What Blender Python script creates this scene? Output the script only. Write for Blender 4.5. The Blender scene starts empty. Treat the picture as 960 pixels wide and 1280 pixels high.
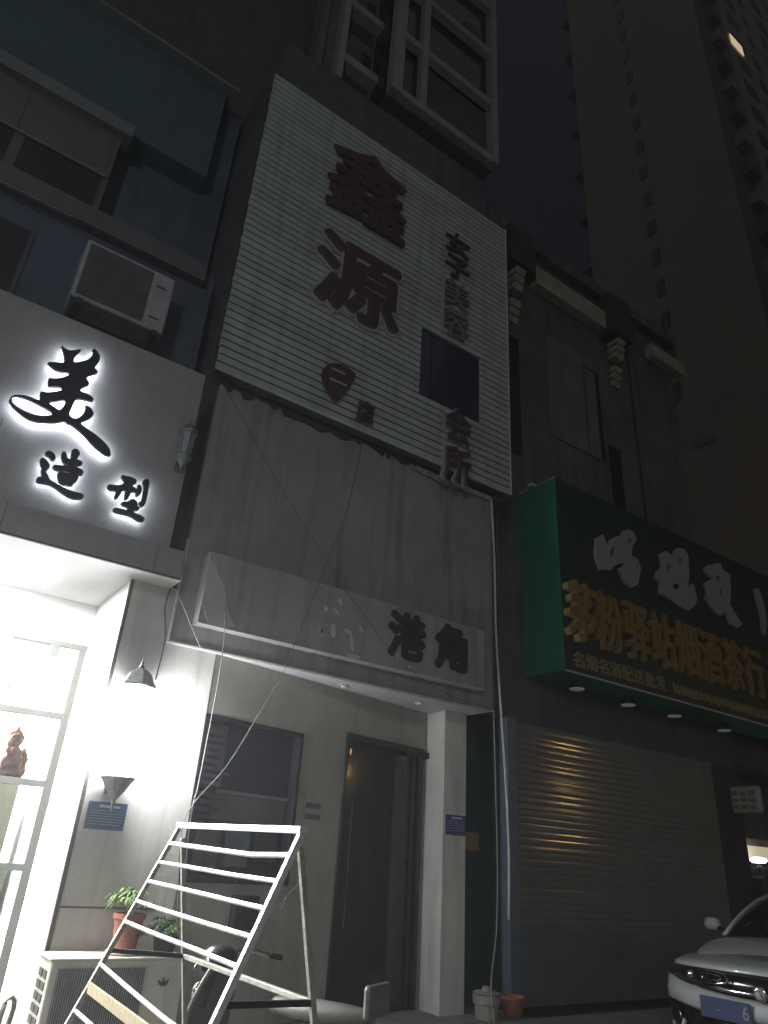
import bpy, math, random
from mathutils import Vector, Matrix
random.seed(7)
C = bpy.context.scene.collection
SC = bpy.context.scene
# ------------------------------------------------------------------ camera
CAM = Vector((0, 0, 1.45)); F = 885.0
up = Vector((120, 1790, -F)).normalized()
h = Vector((1440, -525, -F)); h = (h - up * h.dot(up)).normalized()
yv = up.cross(h)
R = Matrix((h, yv, up))            # world = R @ cam


def ray(x, y): return R @ Vector((x - 480, 640 - y, -F))
def PY(x, y, c): r = ray(x, y); return CAM + r * ((c - CAM.y) / r.y)
def PX(x, y, c): r = ray(x, y); return CAM + r * ((c - CAM.x) / r.x)
def PZ(x, y, c): r = ray(x, y); return CAM + r * ((c - CAM.z) / r.z)


cd = bpy.data.cameras.new('camera'); cam = bpy.data.objects.new('camera', cd); C.objects.link(cam)
cam.matrix_world = Matrix.Translation(CAM) @ R.to_4x4()
cd.sensor_fit = 'VERTICAL'; cd.sensor_height = 36; cd.lens = F / 1280 * 36
cd.clip_start = 0.05; cd.clip_end = 2000
SC.camera = cam

# ------------------------------------------------------------------ materials
MATS = {}
def mat(name, col, rough=0.7, metal=0.0, var=0.18, scale=3.0, bump=0.15, bscale=60, streak=0.0, dirt=None, emit=None, es=0.0, spec=0.5, coat=0.0, stretch=(1, 1, 1)):
    m = bpy.data.materials.new(name); m.use_nodes = True; nt = m.node_tree; N = nt.nodes; L = nt.links
    b = N['Principled BSDF']
    b.inputs['Roughness'].default_value = rough; b.inputs['Metallic'].default_value = metal
    b.inputs['Specular IOR Level'].default_value = spec
    if coat: b.inputs['Coat Weight'].default_value = coat; b.inputs['Coat Roughness'].default_value = 0.125 if name.startswith('roller') else 0.07
    tc = N.new('ShaderNodeTexCoord')
    geo = N.new('ShaderNodeNewGeometry')
    mp = N.new('ShaderNodeMapping'); mp.inputs['Scale'].default_value = stretch
    L.new(geo.outputs['Position'], mp.inputs['Vector'])
    n1 = N.new('ShaderNodeTexNoise'); n1.inputs['Scale'].default_value = scale; n1.inputs['Detail'].default_value = 8; n1.inputs['Roughness'].default_value = 0.65
    L.new(mp.outputs[0], n1.inputs['Vector'])
    mr = N.new('ShaderNodeMapRange'); mr.inputs[1].default_value = 0.3; mr.inputs[2].default_value = 0.7
    mr.inputs[3].default_value = 1 - var; mr.inputs[4].default_value = 1 + var
    L.new(n1.outputs[0], mr.inputs[0])
    fine = N.new('ShaderNodeTexNoise'); fine.inputs['Scale'].default_value = 90; fine.inputs['Detail'].default_value = 3
    L.new(geo.outputs['Position'], fine.inputs['Vector'])
    mf = N.new('ShaderNodeMapRange'); mf.inputs[1].default_value = 0.3; mf.inputs[2].default_value = 0.7
    mf.inputs[3].default_value = 1 - var * 0.5; mf.inputs[4].default_value = 1 + var * 0.5
    L.new(fine.outputs[0], mf.inputs[0])
    mul = N.new('ShaderNodeMath'); mul.operation = 'MULTIPLY'; L.new(mr.outputs[0], mul.inputs[0]); L.new(mf.outputs[0], mul.inputs[1])
    fac = mul.outputs[0]
    if streak:
        ms = N.new('ShaderNodeMapping'); ms.inputs['Scale'].default_value = (5, 5, 0.35); L.new(geo.outputs['Position'], ms.inputs['Vector'])
        ns = N.new('ShaderNodeTexNoise'); ns.inputs['Scale'].default_value = 1.6; ns.inputs['Detail'].default_value = 6; L.new(ms.outputs[0], ns.inputs['Vector'])
        m2 = N.new('ShaderNodeMapRange'); m2.inputs[1].default_value = 0.48; m2.inputs[2].default_value = 0.75; m2.inputs[3].default_value = 1; m2.inputs[4].default_value = 1 - streak
        L.new(ns.outputs[0], m2.inputs[0])
        m3 = N.new('ShaderNodeMath'); m3.operation = 'MULTIPLY'; L.new(fac, m3.inputs[0]); L.new(m2.outputs[0], m3.inputs[1]); fac = m3.outputs[0]
    vm = N.new('ShaderNodeVectorMath'); vm.operation = 'SCALE'; vm.inputs[0].default_value = col[:3]
    L.new(fac, vm.inputs['Scale'])
    out = vm.outputs[0]
    if dirt:
        nd = N.new('ShaderNodeTexNoise'); nd.inputs['Scale'].default_value = dirt[1]; nd.inputs['Detail'].default_value = 9; nd.inputs['Roughness'].default_value = 0.7
        L.new(geo.outputs['Position'], nd.inputs['Vector'])
        rd = N.new('ShaderNodeMapRange'); rd.inputs[1].default_value = dirt[2]; rd.inputs[2].default_value = dirt[2] + 0.06
        L.new(nd.outputs[0], rd.inputs[0])
        mx = N.new('ShaderNodeMix'); mx.data_type = 'RGBA'; mx.inputs[7].default_value = (*dirt[0], 1)
        L.new(rd.outputs[0], mx.inputs[0]); L.new(out, mx.inputs[6]); out = mx.outputs[2]
    L.new(out, b.inputs['Base Color'])
    if bump:
        nb = N.new('ShaderNodeTexNoise'); nb.inputs['Scale'].default_value = bscale; nb.inputs['Detail'].default_value = 5
        L.new(geo.outputs['Position'], nb.inputs['Vector'])
        bp = N.new('ShaderNodeBump'); bp.inputs['Strength'].default_value = bump; bp.inputs['Distance'].default_value = 0.01
        L.new(nb.outputs[0], bp.inputs['Height']); L.new(bp.outputs[0], b.inputs['Normal'])
    if emit:
        b.inputs['Emission Color'].default_value = (*emit, 1); b.inputs['Emission Strength'].default_value = es
    return m


def glassmat(name, tint=(0.9, 0.95, 0.95), rough=0.02, tr=0.85):
    m = bpy.data.materials.new(name); m.use_nodes = True; nt = m.node_tree; N = nt.nodes; L = nt.links
    for n in list(N): N.remove(n)
    o = N.new('ShaderNodeOutputMaterial'); t = N.new('ShaderNodeBsdfTransparent'); g = N.new('ShaderNodeBsdfGlossy'); mx = N.new('ShaderNodeMixShader'); fr = N.new('ShaderNodeFresnel')
    t.inputs[0].default_value = (*[c * tr for c in tint], 1); g.inputs['Roughness'].default_value = rough
    nz = N.new('ShaderNodeTexNoise'); nz.inputs['Scale'].default_value = 2.0
    mr = N.new('ShaderNodeMapRange'); mr.inputs[3].default_value = rough; mr.inputs[4].default_value = rough + 0.05
    L.new(nz.outputs[0], mr.inputs[0]); L.new(mr.outputs[0], g.inputs['Roughness'])
    fr.inputs[0].default_value = 1.5
    L.new(fr.outputs[0], mx.inputs[0]); L.new(t.outputs[0], mx.inputs[1]); L.new(g.outputs[0], mx.inputs[2]); L.new(mx.outputs[0], o.inputs[0])
    return m


M = dict(
    ground=mat('pavement_stone', (0.10, 0.10, 0.10), 0.8, scale=1.2, var=0.35, bump=0.5, bscale=25),
    step=mat('step_concrete', (0.22, 0.21, 0.20), 0.8, scale=4, var=0.25, bump=0.3),
    clad=mat('cladding_enamel', (0.38, 0.41, 0.425), 0.5, scale=2.2, var=0.22, bump=0.05, streak=0.3, stretch=(0.25, 1, 2.4)),
    cladback=mat('cladding_frame_dark', (0.035, 0.035, 0.035), 0.8),
    panel=mat('board_render', (0.28, 0.28, 0.26), 0.85, scale=2.2, var=0.16, bump=0.25, streak=0.42),
    board=mat('signboard_enamel', (0.36, 0.36, 0.345), 0.75, scale=1.3, var=0.2, bump=0.2, bscale=12, streak=0.25, dirt=((0.52, 0.52, 0.5), 6.0, 0.70)),
    fascia2=mat('canopy_fascia_dirty', (0.33, 0.32, 0.29), 0.85, scale=5, var=0.3, bump=0.2, streak=0.45),
    trim=mat('pale_metal_trim', (0.65, 0.65, 0.62), 0.4, metal=0.3, var=0.1),
    soffit=mat('soffit_white_board', (0.72, 0.73, 0.75), 0.7, scale=2, var=0.12, bump=0.1),
    wallbeige=mat('beige_stucco', (0.42, 0.41, 0.36), 0.9, scale=1.5, var=0.14, bump=0.35, bscale=90, streak=0.15),
    pier=mat('pale_pier_stucco', (0.66, 0.65, 0.61), 0.9, scale=1.5, var=0.14, bump=0.5, bscale=110, streak=0.25),
    salonwhite=mat('salon_white_paint', (0.80, 0.80, 0.79), 0.6, scale=2, var=0.05, bump=0.1),
    salonfascia=mat('salon_grey_panel', (0.30, 0.30, 0.305), 0.55, scale=2.5, var=0.1, bump=0.08, streak=0.12),
    seam=mat('seam_dark', (0.09, 0.08, 0.07), 0.8),
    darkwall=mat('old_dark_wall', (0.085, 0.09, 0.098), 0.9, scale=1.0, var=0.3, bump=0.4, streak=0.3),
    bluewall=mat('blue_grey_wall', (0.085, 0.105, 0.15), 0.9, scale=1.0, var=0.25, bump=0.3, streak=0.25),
    teal=mat('teal_painted_band', (0.062, 0.108, 0.125), 0.8, scale=1.3, var=0.15, bump=0.2, streak=0.15),
    purplewall=mat('mauve_window_wall', (0.12, 0.11, 0.12), 0.8, scale=1.3, var=0.2, bump=0.2),
    ledge=mat('pale_ledge', (0.16, 0.17, 0.175), 0.8, scale=2, var=0.2),
    bayframe=mat('bay_beige_tile', (0.33, 0.30, 0.265), 0.8, scale=3, var=0.2, bump=0.3),
    bayinner=mat('bay_wall_grey', (0.15, 0.145, 0.14), 0.9, scale=1.5, var=0.3, bump=0.3),
    darkglass=mat('dark_window_glass', (0.012, 0.014, 0.016), 0.12, var=0.3, bump=0.02, bscale=3),
    curtain=mat('faded_curtain', (0.09, 0.085, 0.075), 0.9, scale=2, var=0.3, stretch=(6, 6, 0.5)),
    purple=mat('maroon_letter_face', (0.050, 0.022, 0.040), 0.6, var=0.2, scale=5),
    letterrim=mat('letter_edge_pale', (0.32, 0.32, 0.31), 0.5, var=0.2, scale=6),
    faded=mat('faded_letter_face', (0.15, 0.15, 0.125), 0.7, var=0.35, scale=9),
    blackletter=mat('black_letter', (0.012, 0.014, 0.03), 0.45, var=0.3, scale=8),
    darkmetal=mat('dark_metal', (0.04, 0.04, 0.045), 0.4, metal=0.6, var=0.2),
    halo=mat('halo_led', (0.8, 0.8, 0.8), 0.5, emit=(0.86, 0.92, 1.0), es=17.0),
    lampglass=mat('lantern_lit_glass', (0.9, 0.9, 0.9), 0.4, emit=(0.96, 0.98, 1.0), es=60.0),
    unlitglass=mat('lantern_unlit_glass', (0.24, 0.30, 0.30), 0.12, var=0.2, scale=12),
    lanternmetal=mat('lantern_aged_metal', (0.17, 0.18, 0.18), 0.45, metal=0.5, var=0.3, scale=20),
    frameg=mat('salon_frame_grey', (0.13, 0.14, 0.125), 0.4, metal=0.2, var=0.1),
    glass=glassmat('clear_glass', (1, 1, 1), .02, .92),
    smoke=glassmat('smoked_glass', (0.25, 0.27, 0.30), 0.05),
    ceilpanel=mat('ceiling_light_panel', (0.9, 0.9, 0.9), 0.5, emit=(0.98, 1.0, 0.98), es=30.0),
    downlit=mat('downlight_lens_faint', (0.6, 0.65, 0.7), 0.2, emit=(0.7, 0.85, 1.0), es=0.22),
    lensoff=mat('downlight_lens', (0.75, 0.78, 0.85), 0.3, emit=(0.75, 0.8, 1.0), es=0.06),
    statue=mat('carved_red_brown', (0.30, 0.15, 0.10), 0.6, scale=14, var=0.4, bump=0.6, bscale=20),
    greenfloor=mat('green_floor', (0.45, 0.46, 0.42), 0.4, var=0.1),
    cabinet=mat('grey_green_cabinet', (0.20, 0.22, 0.15), 0.5, var=0.1),
    whiteplastic=mat('aged_white_plastic', (0.62, 0.60, 0.52), 0.5, var=0.12, scale=4, streak=0.15),
    acgrey=mat('old_ac_plastic', (0.38, 0.39, 0.40), 0.6, var=0.2, scale=4, streak=0.2),
    acdark=mat('ac_coil_dark', (0.10, 0.10, 0.10), 0.5, metal=0.3, var=0.3, scale=9),
    steel=mat('galvanised_steel', (0.78, 0.78, 0.78), 0.35, metal=0.45, var=0.25, scale=14, bump=0.2, dirt=((.22, .13, .07), 22, .66)),
    oldsteel=mat('weathered_steel', (0.42, 0.41, 0.36), 0.5, metal=0.5, var=0.35, scale=16, bump=0.3),
    wood=mat('pale_wood_slat', (0.42, 0.36, 0.22), 0.8, var=0.3, scale=12, stretch=(1, 6, 1)),
    terracotta=mat('terracotta', (0.36, 0.13, 0.08), 0.8, var=0.25, scale=10, bump=0.3),
    potdark=mat('dark_pot', (0.06, 0.06, 0.055), 0.7, var=0.2),
    soil=mat('soil', (0.05, 0.035, 0.02), 0.95, bump=0.8, bscale=70),
    leafA=mat('pale_leaf', (0.16, 0.26, 0.07), 0.55, var=0.4, scale=18),
    leafB=mat('dark_leaf', (0.05, 0.09, 0.03), 0.55, var=0.4, scale=18),
    bluesign=mat('blue_notice', (0.06, 0.11, 0.24), 0.4, var=0.15, scale=10),
    bluedark=mat('navy_notice', (0.05, 0.06, 0.20), 0.4, var=0.15, scale=10),
    whiteink=mat('white_print', (0.42, 0.5, 0.62), 0.5, var=0.1),
    yellow=mat('yellow_plate', (0.30, 0.20, 0.05), 0.6, var=0.2),
    doorframe=mat('dark_door_frame', (0.03, 0.033, 0.04), 0.4, metal=0.3, var=0.2),
    navyglass=mat('navy_window_film', (0.020, 0.026, 0.042), 0.08, var=0.15, scale=2, bump=0.02, bscale=3),
    doorglass=mat('dark_door_glass', (0.022, 0.024, 0.030), 0.07, var=0.3, scale=1.5, bump=0.02, bscale=3),
    poster=mat('faded_poster', (0.11, 0.125, 0.145), 0.6, var=0.35, scale=7),
    posterd=mat('poster_print', (0.035, 0.04, 0.05), 0.6, var=0.4, scale=9),
    shutter=mat('roller_shutter_metal', (0.145, 0.15, 0.15), 0.55, metal=0.0, var=0.15, scale=2.5, bump=0.04, bscale=6, coat=0.55, streak=0.15),
    green=mat('green_sign_paint', (0.022, 0.20, 0.145), 0.6, var=0.12, scale=2.5),
    greendark=mat('dark_green_sign_face', (0.008, 0.026, 0.022), 0.45, var=0.3, scale=3),
    dgreen=mat('dark_green_pillar', (0.008, 0.045, 0.045), 0.5, var=0.25, scale=3),
    jamb=mat('blue_grey_jamb', (0.13, 0.165, 0.22), 0.5, metal=0.2, var=0.15, scale=5),
    whiteletter=mat('off_white_letter', (0.29, 0.29, 0.285), 0.7, var=0.15, scale=7),
    gold=mat('gold_letter', (0.22, 0.14, 0.03), 0.6, metal=0.0, var=0.25, scale=7),
    goldlit=mat('gold_letter_lit_side', (0.50, 0.40, 0.16), 0.4, metal=0.2, var=0.1),  # gold as it looks lit, brightness put into the colour
    yellowtext=mat('pale_yellow_letter', (0.24, 0.20, 0.09), 0.6, var=0.2),
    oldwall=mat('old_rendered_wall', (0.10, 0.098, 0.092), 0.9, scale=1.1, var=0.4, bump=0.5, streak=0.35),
    oldlight=mat('pale_render_patch', (0.14, 0.135, 0.125), 0.9, scale=1.5, var=0.25, bump=0.3, streak=0.3),
    coping=mat('pale_coping', (0.30, 0.27, 0.225), 0.85, scale=5, var=0.3, bump=0.3),
    rubble=mat('crumbled_parapet', (0.09, 0.085, 0.08), 0.95, scale=3, var=0.5, bump=1.0, bscale=12, dirt=((0.30, 0.29, 0.27), 2.6, 0.60)),
    tower=mat('tower_render', (0.32, 0.265, 0.205), 0.9, scale=0.25, var=0.12, bump=0.1),
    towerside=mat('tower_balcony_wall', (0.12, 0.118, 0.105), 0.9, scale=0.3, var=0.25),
    towerbrown=mat('tower_brown_tile', (0.34, 0.27, 0.21), 0.9, scale=0.3, var=0.15),
    towerwin=mat('tower_window_dark', (0.02, 0.02, 0.02), 0.3, var=0.2),
    litwin=mat('lit_window', (0.8, 0.7, 0.5), 0.5, emit=(1.0, 0.82, 0.52), es=0.75),
    litpanel=mat('distant_lit_panel', (0.7, 0.65, 0.5), 0.5, emit=(1.0, 0.86, 0.6), es=0.42),
    litlamp=mat('distant_oval_lamp', (0.9, 0.9, 0.9), 0.5, emit=(1.0, 0.94, 1.0), es=3.5),
    carpaint=mat('white_car_paint', (0.44, 0.46, 0.475), 0.38, var=0.10, bump=0.0, coat=0.8),
    carblack=mat('black_gloss_trim', (0.008, 0.008, 0.009), 0.15, var=0.1, bump=0.0),
    carglass=mat('car_glass', (0.008, 0.009, 0.010), 0.05, var=0.1, bump=0.0),
    chrome=mat('chrome', (0.85, 0.85, 0.87), 0.12, metal=1.0, var=0.03, bump=0.0),
    rubber=mat('tyre_rubber', (0.02, 0.02, 0.02), 0.85),
    plate=mat('plate_blue', (0.045, 0.06, 0.14), 0.4, var=0.05, bump=0.0),
    scooterwhite=mat('scooter_white', (0.17, 0.17, 0.155), 0.45, var=0.08, coat=0.4),
    scooterdark=mat('scooter_dark', (0.03, 0.032, 0.04), 0.3, var=0.15, coat=0.3),
    pipe=mat('white_pipe', (0.60, 0.60, 0.58), 0.5, var=0.12, scale=6),
    wire=mat('grey_wire', (0.30, 0.30, 0.31), 0.6, var=0.1),
    wiredark=mat('dark_wire', (0.075, 0.075, 0.07), 0.7, var=0.1),
    boxsign=mat('projecting_sign_face', (0.26, 0.25, 0.21), 0.5, var=0.2, scale=10),
    redfaded=mat('faded_red_print', (0.16, 0.10, 0.08), 0.6, var=0.2),
    sodium=mat('street_lamp_lens_warm', (0.9, 0.8, 0.5), 0.5, emit=(1.0, 0.62, 0.18), es=190.0),
    ledlens=mat('fill_lamp_lens_cool', (0.9, 0.9, 0.9), 0.5, emit=(1.0, 0.98, 0.95), es=20.0),
)

# ------------------------------------------------------------------ mesh helpers
OFF = {}
class MB:
    def __init__(s): s.v = []; s.f = []
    def add(s, vs, fs):
        n = len(s.v); s.v += [tuple(v) for v in vs]; s.f += [tuple(i + n for i in f) for f in fs]; return s
    def box(s, x0, x1, y0, y1, z0, z1):
        vs = [(x0, y0, z0), (x1, y0, z0), (x1, y1, z0), (x0, y1, z0), (x0, y0, z1), (x1, y0, z1), (x1, y1, z1), (x0, y1, z1)]
        return s.add(vs, [(0, 3, 2, 1), (4, 5, 6, 7), (0, 1, 5, 4), (1, 2, 6, 5), (2, 3, 7, 6), (3, 0, 4, 7)])
    def hexa(s, a, b, c, d, t):   # quad a,b,c,d extruded by vector t
        t = Vector(t); q = [Vector(p) for p in (a, b, c, d)]
        return s.add(q + [p + t for p in q], [(0, 1, 2, 3), (7, 6, 5, 4), (0, 4, 5, 1), (1, 5, 6, 2), (2, 6, 7, 3), (3, 7, 4, 0)])
    def grid(s, rows):
        n = len(rows[0]); vs = [p for r in rows for p in r]
        return s.add(vs, [(i * n + j, i * n + j + 1, (i + 1) * n + j + 1, (i + 1) * n + j) for i in range(len(rows) - 1) for j in range(n - 1)])
    def tube(s, pts, r, n=8, r2=None, closed=True):
        pts = [Vector(p) for p in pts]; m = len(pts); base = len(s.v)
        for i, p in enumerate(pts):
            d = (pts[min(i + 1, m - 1)] - pts[max(i - 1, 0)]).normalized()
            a = d.cross(Vector((0, 0, 1)) if abs(d.z) < 0.9 else Vector((1, 0, 0))).normalized(); b = d.cross(a)
            rr = r if r2 is None else r + (r2 - r) * i / (m - 1)
            for k in range(n):
                t = 2 * math.pi * (k + 0.5) / n
                s.v.append(tuple(p + a * math.cos(t) * rr + b * math.sin(t) * rr))
        for i in range(m - 1):
            for k in range(n):
                s.f.append((base + i * n + k, base + i * n + (k + 1) % n, base + (i + 1) * n + (k + 1) % n, base + (i + 1) * n + k))
        if closed:
            s.f.append(tuple(base + k for k in reversed(range(n)))); s.f.append(tuple(base + (m - 1) * n + k for k in range(n)))
        return s
    def lathe(s, c, prof, n=16, a0=0.0, sx=1, sy=1):
        base = len(s.v); c = Vector(c)
        for r, z in prof:
            for k in range(n):
                t = 2 * math.pi * k / n + a0
                s.v.append((c.x + r * math.cos(t) * sx, c.y + r * math.sin(t) * sy, c.z + z))
        for i in range(len(prof) - 1):
            for k in range(n):
                s.f.append((base + i * n + k, base + i * n + (k + 1) % n, base + (i + 1) * n + (k + 1) % n, base + (i + 1) * n + k))
        s.f.append(tuple(base + k for k in reversed(range(n)))); s.f.append(tuple(base + (len(prof) - 1) * n + k for k in range(n)))
        return s
    def build(s, name, m, parent=None, smooth=False, bevel=0.0, subsurf=0, **tags):
        off = Vector((0, 0, 0))
        if parent is not None: off = OFF.get(parent.name, Vector((0, 0, 0)))
        me = bpy.data.meshes.new(name); me.from_pydata([tuple(Vector(v) - off) for v in s.v], [], s.f); me.update()
        if isinstance(m, (list, tuple)):
            for q in m: me.materials.append(q)
        else: me.materials.append(m)
        o = bpy.data.objects.new(name, me); C.objects.link(o)
        if parent is not None: o.parent = parent; OFF[o.name] = off
        if smooth:
            for p in me.polygons: p.use_smooth = True
        if bevel:
            b = o.modifiers.new('bevel', 'BEVEL'); b.width = bevel; b.segments = 2; b.limit_method = 'ANGLE'
        if subsurf:
            b = o.modifiers.new('sub', 'SUBSURF'); b.levels = subsurf; b.render_levels = subsurf
        for k, v in tags.items(): o[k] = v
        return o


def box(*a): return MB().box(*a)
def thing(name, loc, label, cat, group=None, local=False, rz=0):
    o = bpy.data.objects.new(name, None); C.objects.link(o); o.location = loc; o.rotation_euler = (0, 0, rz)
    o.empty_display_size = 0.2
    o['label'] = label; o['category'] = cat
    if group: o['group'] = group
    OFF[o.name] = Vector((0, 0, 0)) if local else Vector(loc)
    return o
def tag(o, label, cat, group=None):
    o['label'] = label; o['category'] = cat
    if group: o['group'] = group
    return o


def curvemesh(polys, depth, offset=0.0, bev=0.0):
    """filled 2D outlines (x, z) -> (verts, faces) with y from 0 (front) to depth (back)"""
    cu = bpy.data.curves.new('tmp', 'CURVE'); cu.dimensions = '2D'; cu.fill_mode = 'BOTH'; cu.extrude = depth / 2; cu.offset = offset
    for pl in polys:
        sp = cu.splines.new('POLY'); sp.points.add(len(pl) - 1)
        for i, (x, z) in enumerate(pl): sp.points[i].co = (x, z, 0, 1)
        sp.use_cyclic_u = True
    return _cm(cu, depth)
def _cm(cu, depth):
    ob = bpy.data.objects.new('tmp', cu); C.objects.link(ob)
    dg = bpy.context.evaluated_depsgraph_get(); dg.update()
    me = bpy.data.meshes.new_from_object(ob.evaluated_get(dg))
    vs = [(v.co.x, -v.co.z + depth / 2, v.co.y) for v in me.vertices]; fs = [tuple(p.vertices) for p in me.polygons]
    bpy.data.objects.remove(ob); bpy.data.curves.remove(cu); bpy.data.meshes.remove(me)
    return vs, fs
def glyph(ch, x0, x1, z0, z1, Y, depth, bold=0.0):
    cu = bpy.data.curves.new('tmp', 'FONT'); cu.body = ch; cu.extrude = 0.5
    vs0, fs0 = _cm(cu, 1.0); vs = []; fs = []
    dirs = [(0, 0)] if not bold else [(0, 0)] + [(bold * math.cos(k * .7854), bold * math.sin(k * .7854)) for k in range(8)]
    for k, (ax, az_) in enumerate(dirs):      # the heavy weight is a union of shifted strokes
        n0 = len(vs); e = k * .0008 / max(depth, .004)
        vs += [(x + ax, y + e, z + az_) for x, y, z in vs0]; fs += [tuple(i + n0 for i in f) for f in fs0]
    xs = [v[0] for v in vs]; zs = [v[2] for v in vs]
    a, b, c, d = min(xs), max(xs), min(zs), max(zs)
    return [(x0 + (x - a) / (b - a) * (x1 - x0), Y + y * depth, z0 + (z - c) / (d - c) * (z1 - z0)) for x, y, z in vs], fs
def two_tone(o, side):
    """second material on faces that are not the front"""
    o.data.materials.append(side)
    for p in o.data.polygons:
        if abs(p.normal.y) < 0.7: p.material_index = 1
def smoothpoly(pl, it=1):
    for _ in range(it):
        q = []
        for i in range(len(pl)):
            a = pl[i]; b = pl[(i + 1) % len(pl)]
            q += [(a[0] * .75 + b[0] * .25, a[1] * .75 + b[1] * .25), (a[0] * .25 + b[0] * .75, a[1] * .25 + b[1] * .75)]
        pl = q
    return pl
def traced(polys, ox, oy, sc, Y, it=1):
    out = []
    for pl in polys:
        q = []
        for x, y in smoothpoly(pl, it):
            p = PY(ox + x / sc, oy + y / sc, Y); q.append((p.x, p.z))
        out.append(q)
    return out
def light(name, kind, loc, energy, color, **kw):
    l = bpy.data.lights.new(name, kind); l.energy = energy; l.color = color
    for k, v in kw.items(): setattr(l, k, v)
    o = bpy.data.objects.new(name, l); C.objects.link(o); o.location = loc
    return o

# ------------------------------------------------------------------ setting
g = box(-300, 600, -300, 400, -0.5, 0.0).build('ground', M['ground']); g['kind'] = 'structure'
# paved kerb step in front of the shops
st = box(-8, 30, 5.0, 6.24, 0.004, 0.11).build('pavement', M['step'], bevel=0.015); st['kind'] = 'structure'

# ------------------------------------------------------------------ hair salon (left)
sal = thing('salon_building', (-1, 6.3, 0), 'brightly lit white hair salon with glass front on the left edge of the row', 'building')
PX0, PX1 = 1.53, 2.425   # the pier shared with the narrow shop
box(PX0, PX1, 6.3, 7.6, 0.0, 3.62).build('wall_pier', M['pier'], sal)
MB().box(PX0 - .018, PX0 + .012, 6.288, 6.318, 0.7, 3.6).build('corner_trim', M['seam'], sal)
MB().box(PX0 + .02, 2.3, 6.2965, 6.2995, 1.0, 1.012).build('pier_seam', M['seam'], sal)
# white reveal skin + recess ceiling
box(PX0 - .012, PX0 - .002, 6.33, 7.4, 0.11, 3.6).build('reveal_panel', M['salonwhite'], sal)
box(-6, 1.875, 6.0, 7.4, 3.607, 3.64).build('entry_ceiling', M['salonwhite'], sal)
tr = MB().box(-6, 1.515, 7.4, 7.5, 3.19, 3.606); tr.build('transom_wall', M['salonwhite'], sal)
# soffit band (front beam) and fascia body
MB().box(-6, 1.855, 5.985, 6.02, 3.60, 3.875).build('canopy_beam', M['salonfascia'], sal, bevel=0.004)
MB().box(-6, 1.86, 5.975, 5.984, 3.594, 3.612).build('beam_edge', M['seam'], sal)
for x in (-0.9, 0.35, 1.6):
    MB().box(x, x + .006, 5.981, 5.9845, 3.615, 3.87).build('beam_seam', M['seam'], sal)
# upper structure
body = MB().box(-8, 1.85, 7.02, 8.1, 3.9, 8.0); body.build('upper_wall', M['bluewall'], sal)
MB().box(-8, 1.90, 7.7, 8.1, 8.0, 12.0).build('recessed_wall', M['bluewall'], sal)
MB().box(-8, 1.52, 7.35, 7.69, 9.95, 11.8).build('balcony_band', M['teal'], sal, bevel=0.01)
MB().box(-8, 1.66, 7.2, 7.69, 11.80, 11.86).build('balcony_coping', M['ledge'], sal)
MB().box(-8, 1.70, 6.88, 7.0, 7.75, 8.02).build('wall_ledge', M['purplewall'], sal)
MB().tube([(-8, 6.84, 7.70), (0.12, 6.84, 7.70)], 0.012).build('wall_rail', M['ledge'], sal)
# projecting window box high on the left
wb = MB().box(-8, 0.36, 7.3, 7.69, 8.05, 9.9); wb.build('window_box', M['purplewall'], sal)
MB().box(-8, 0.46, 7.18, 7.45, 9.72, 9.93).build('window_lintel', M['ledge'], sal)
for i in range(5):
    x0 = -0.62 - i * 1.02
    w = MB().box(x0, x0 + .9, 7.285, 7.299, 8.2, 8.92).build('window', M['darkglass'], sal)
    w2 = MB().box(x0, x0 + .9, 7.285, 7.299, 8.98, 9.62).build('window', M['purplewall'], sal)
MB().box(-8, 0.33, 7.26, 7.284, 8.93, 8.97).build('window_rail', M['ledge'], sal)
for x0, x1 in ((-1.2, -0.2), (-2.5, -1.5), (-3.8, -2.8)):
    w = MB().box(x0, x1, 7.0, 7.019, 6.2, 7.4).build('window', M['darkglass'], sal)
    for q_ in (x0 - .04, x1): MB().box(q_, q_ + .04, 6.99, 7.018, 6.2, 7.4).build('frame', M['bluewall'], w)
# interior room
rm = MB()
rm.box(-6, 1.5, 12.0, 12.1, 0.0, 3.6).box(-6.1, -6, 7.5, 12, 0, 3.6).box(1.5, 1.6, 7.61, 12, 0, 3.6)
rm.build('room_wall', M['salonwhite'], sal)
box(-6, 1.5, 7.5, 12.0, 3.5, 3.58).build('room_ceiling', M['salonwhite'], sal)
box(-6, 1.515, 6.26, 12.0, 0.05, 0.118).build('room_floor', M['greenfloor'], sal)
for x in (-4.3, -2.2, -0.2):
    box(x, x + 1.2, 8.2, 9.6, 3.47, 3.498).build('ceiling_lamp', M['ceilpanel'], sal)
box(-4.0, 0.9, 6.6, 7.0, 3.585, 3.604).build('ceiling_lamp', M['ceilpanel'], sal)
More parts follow.
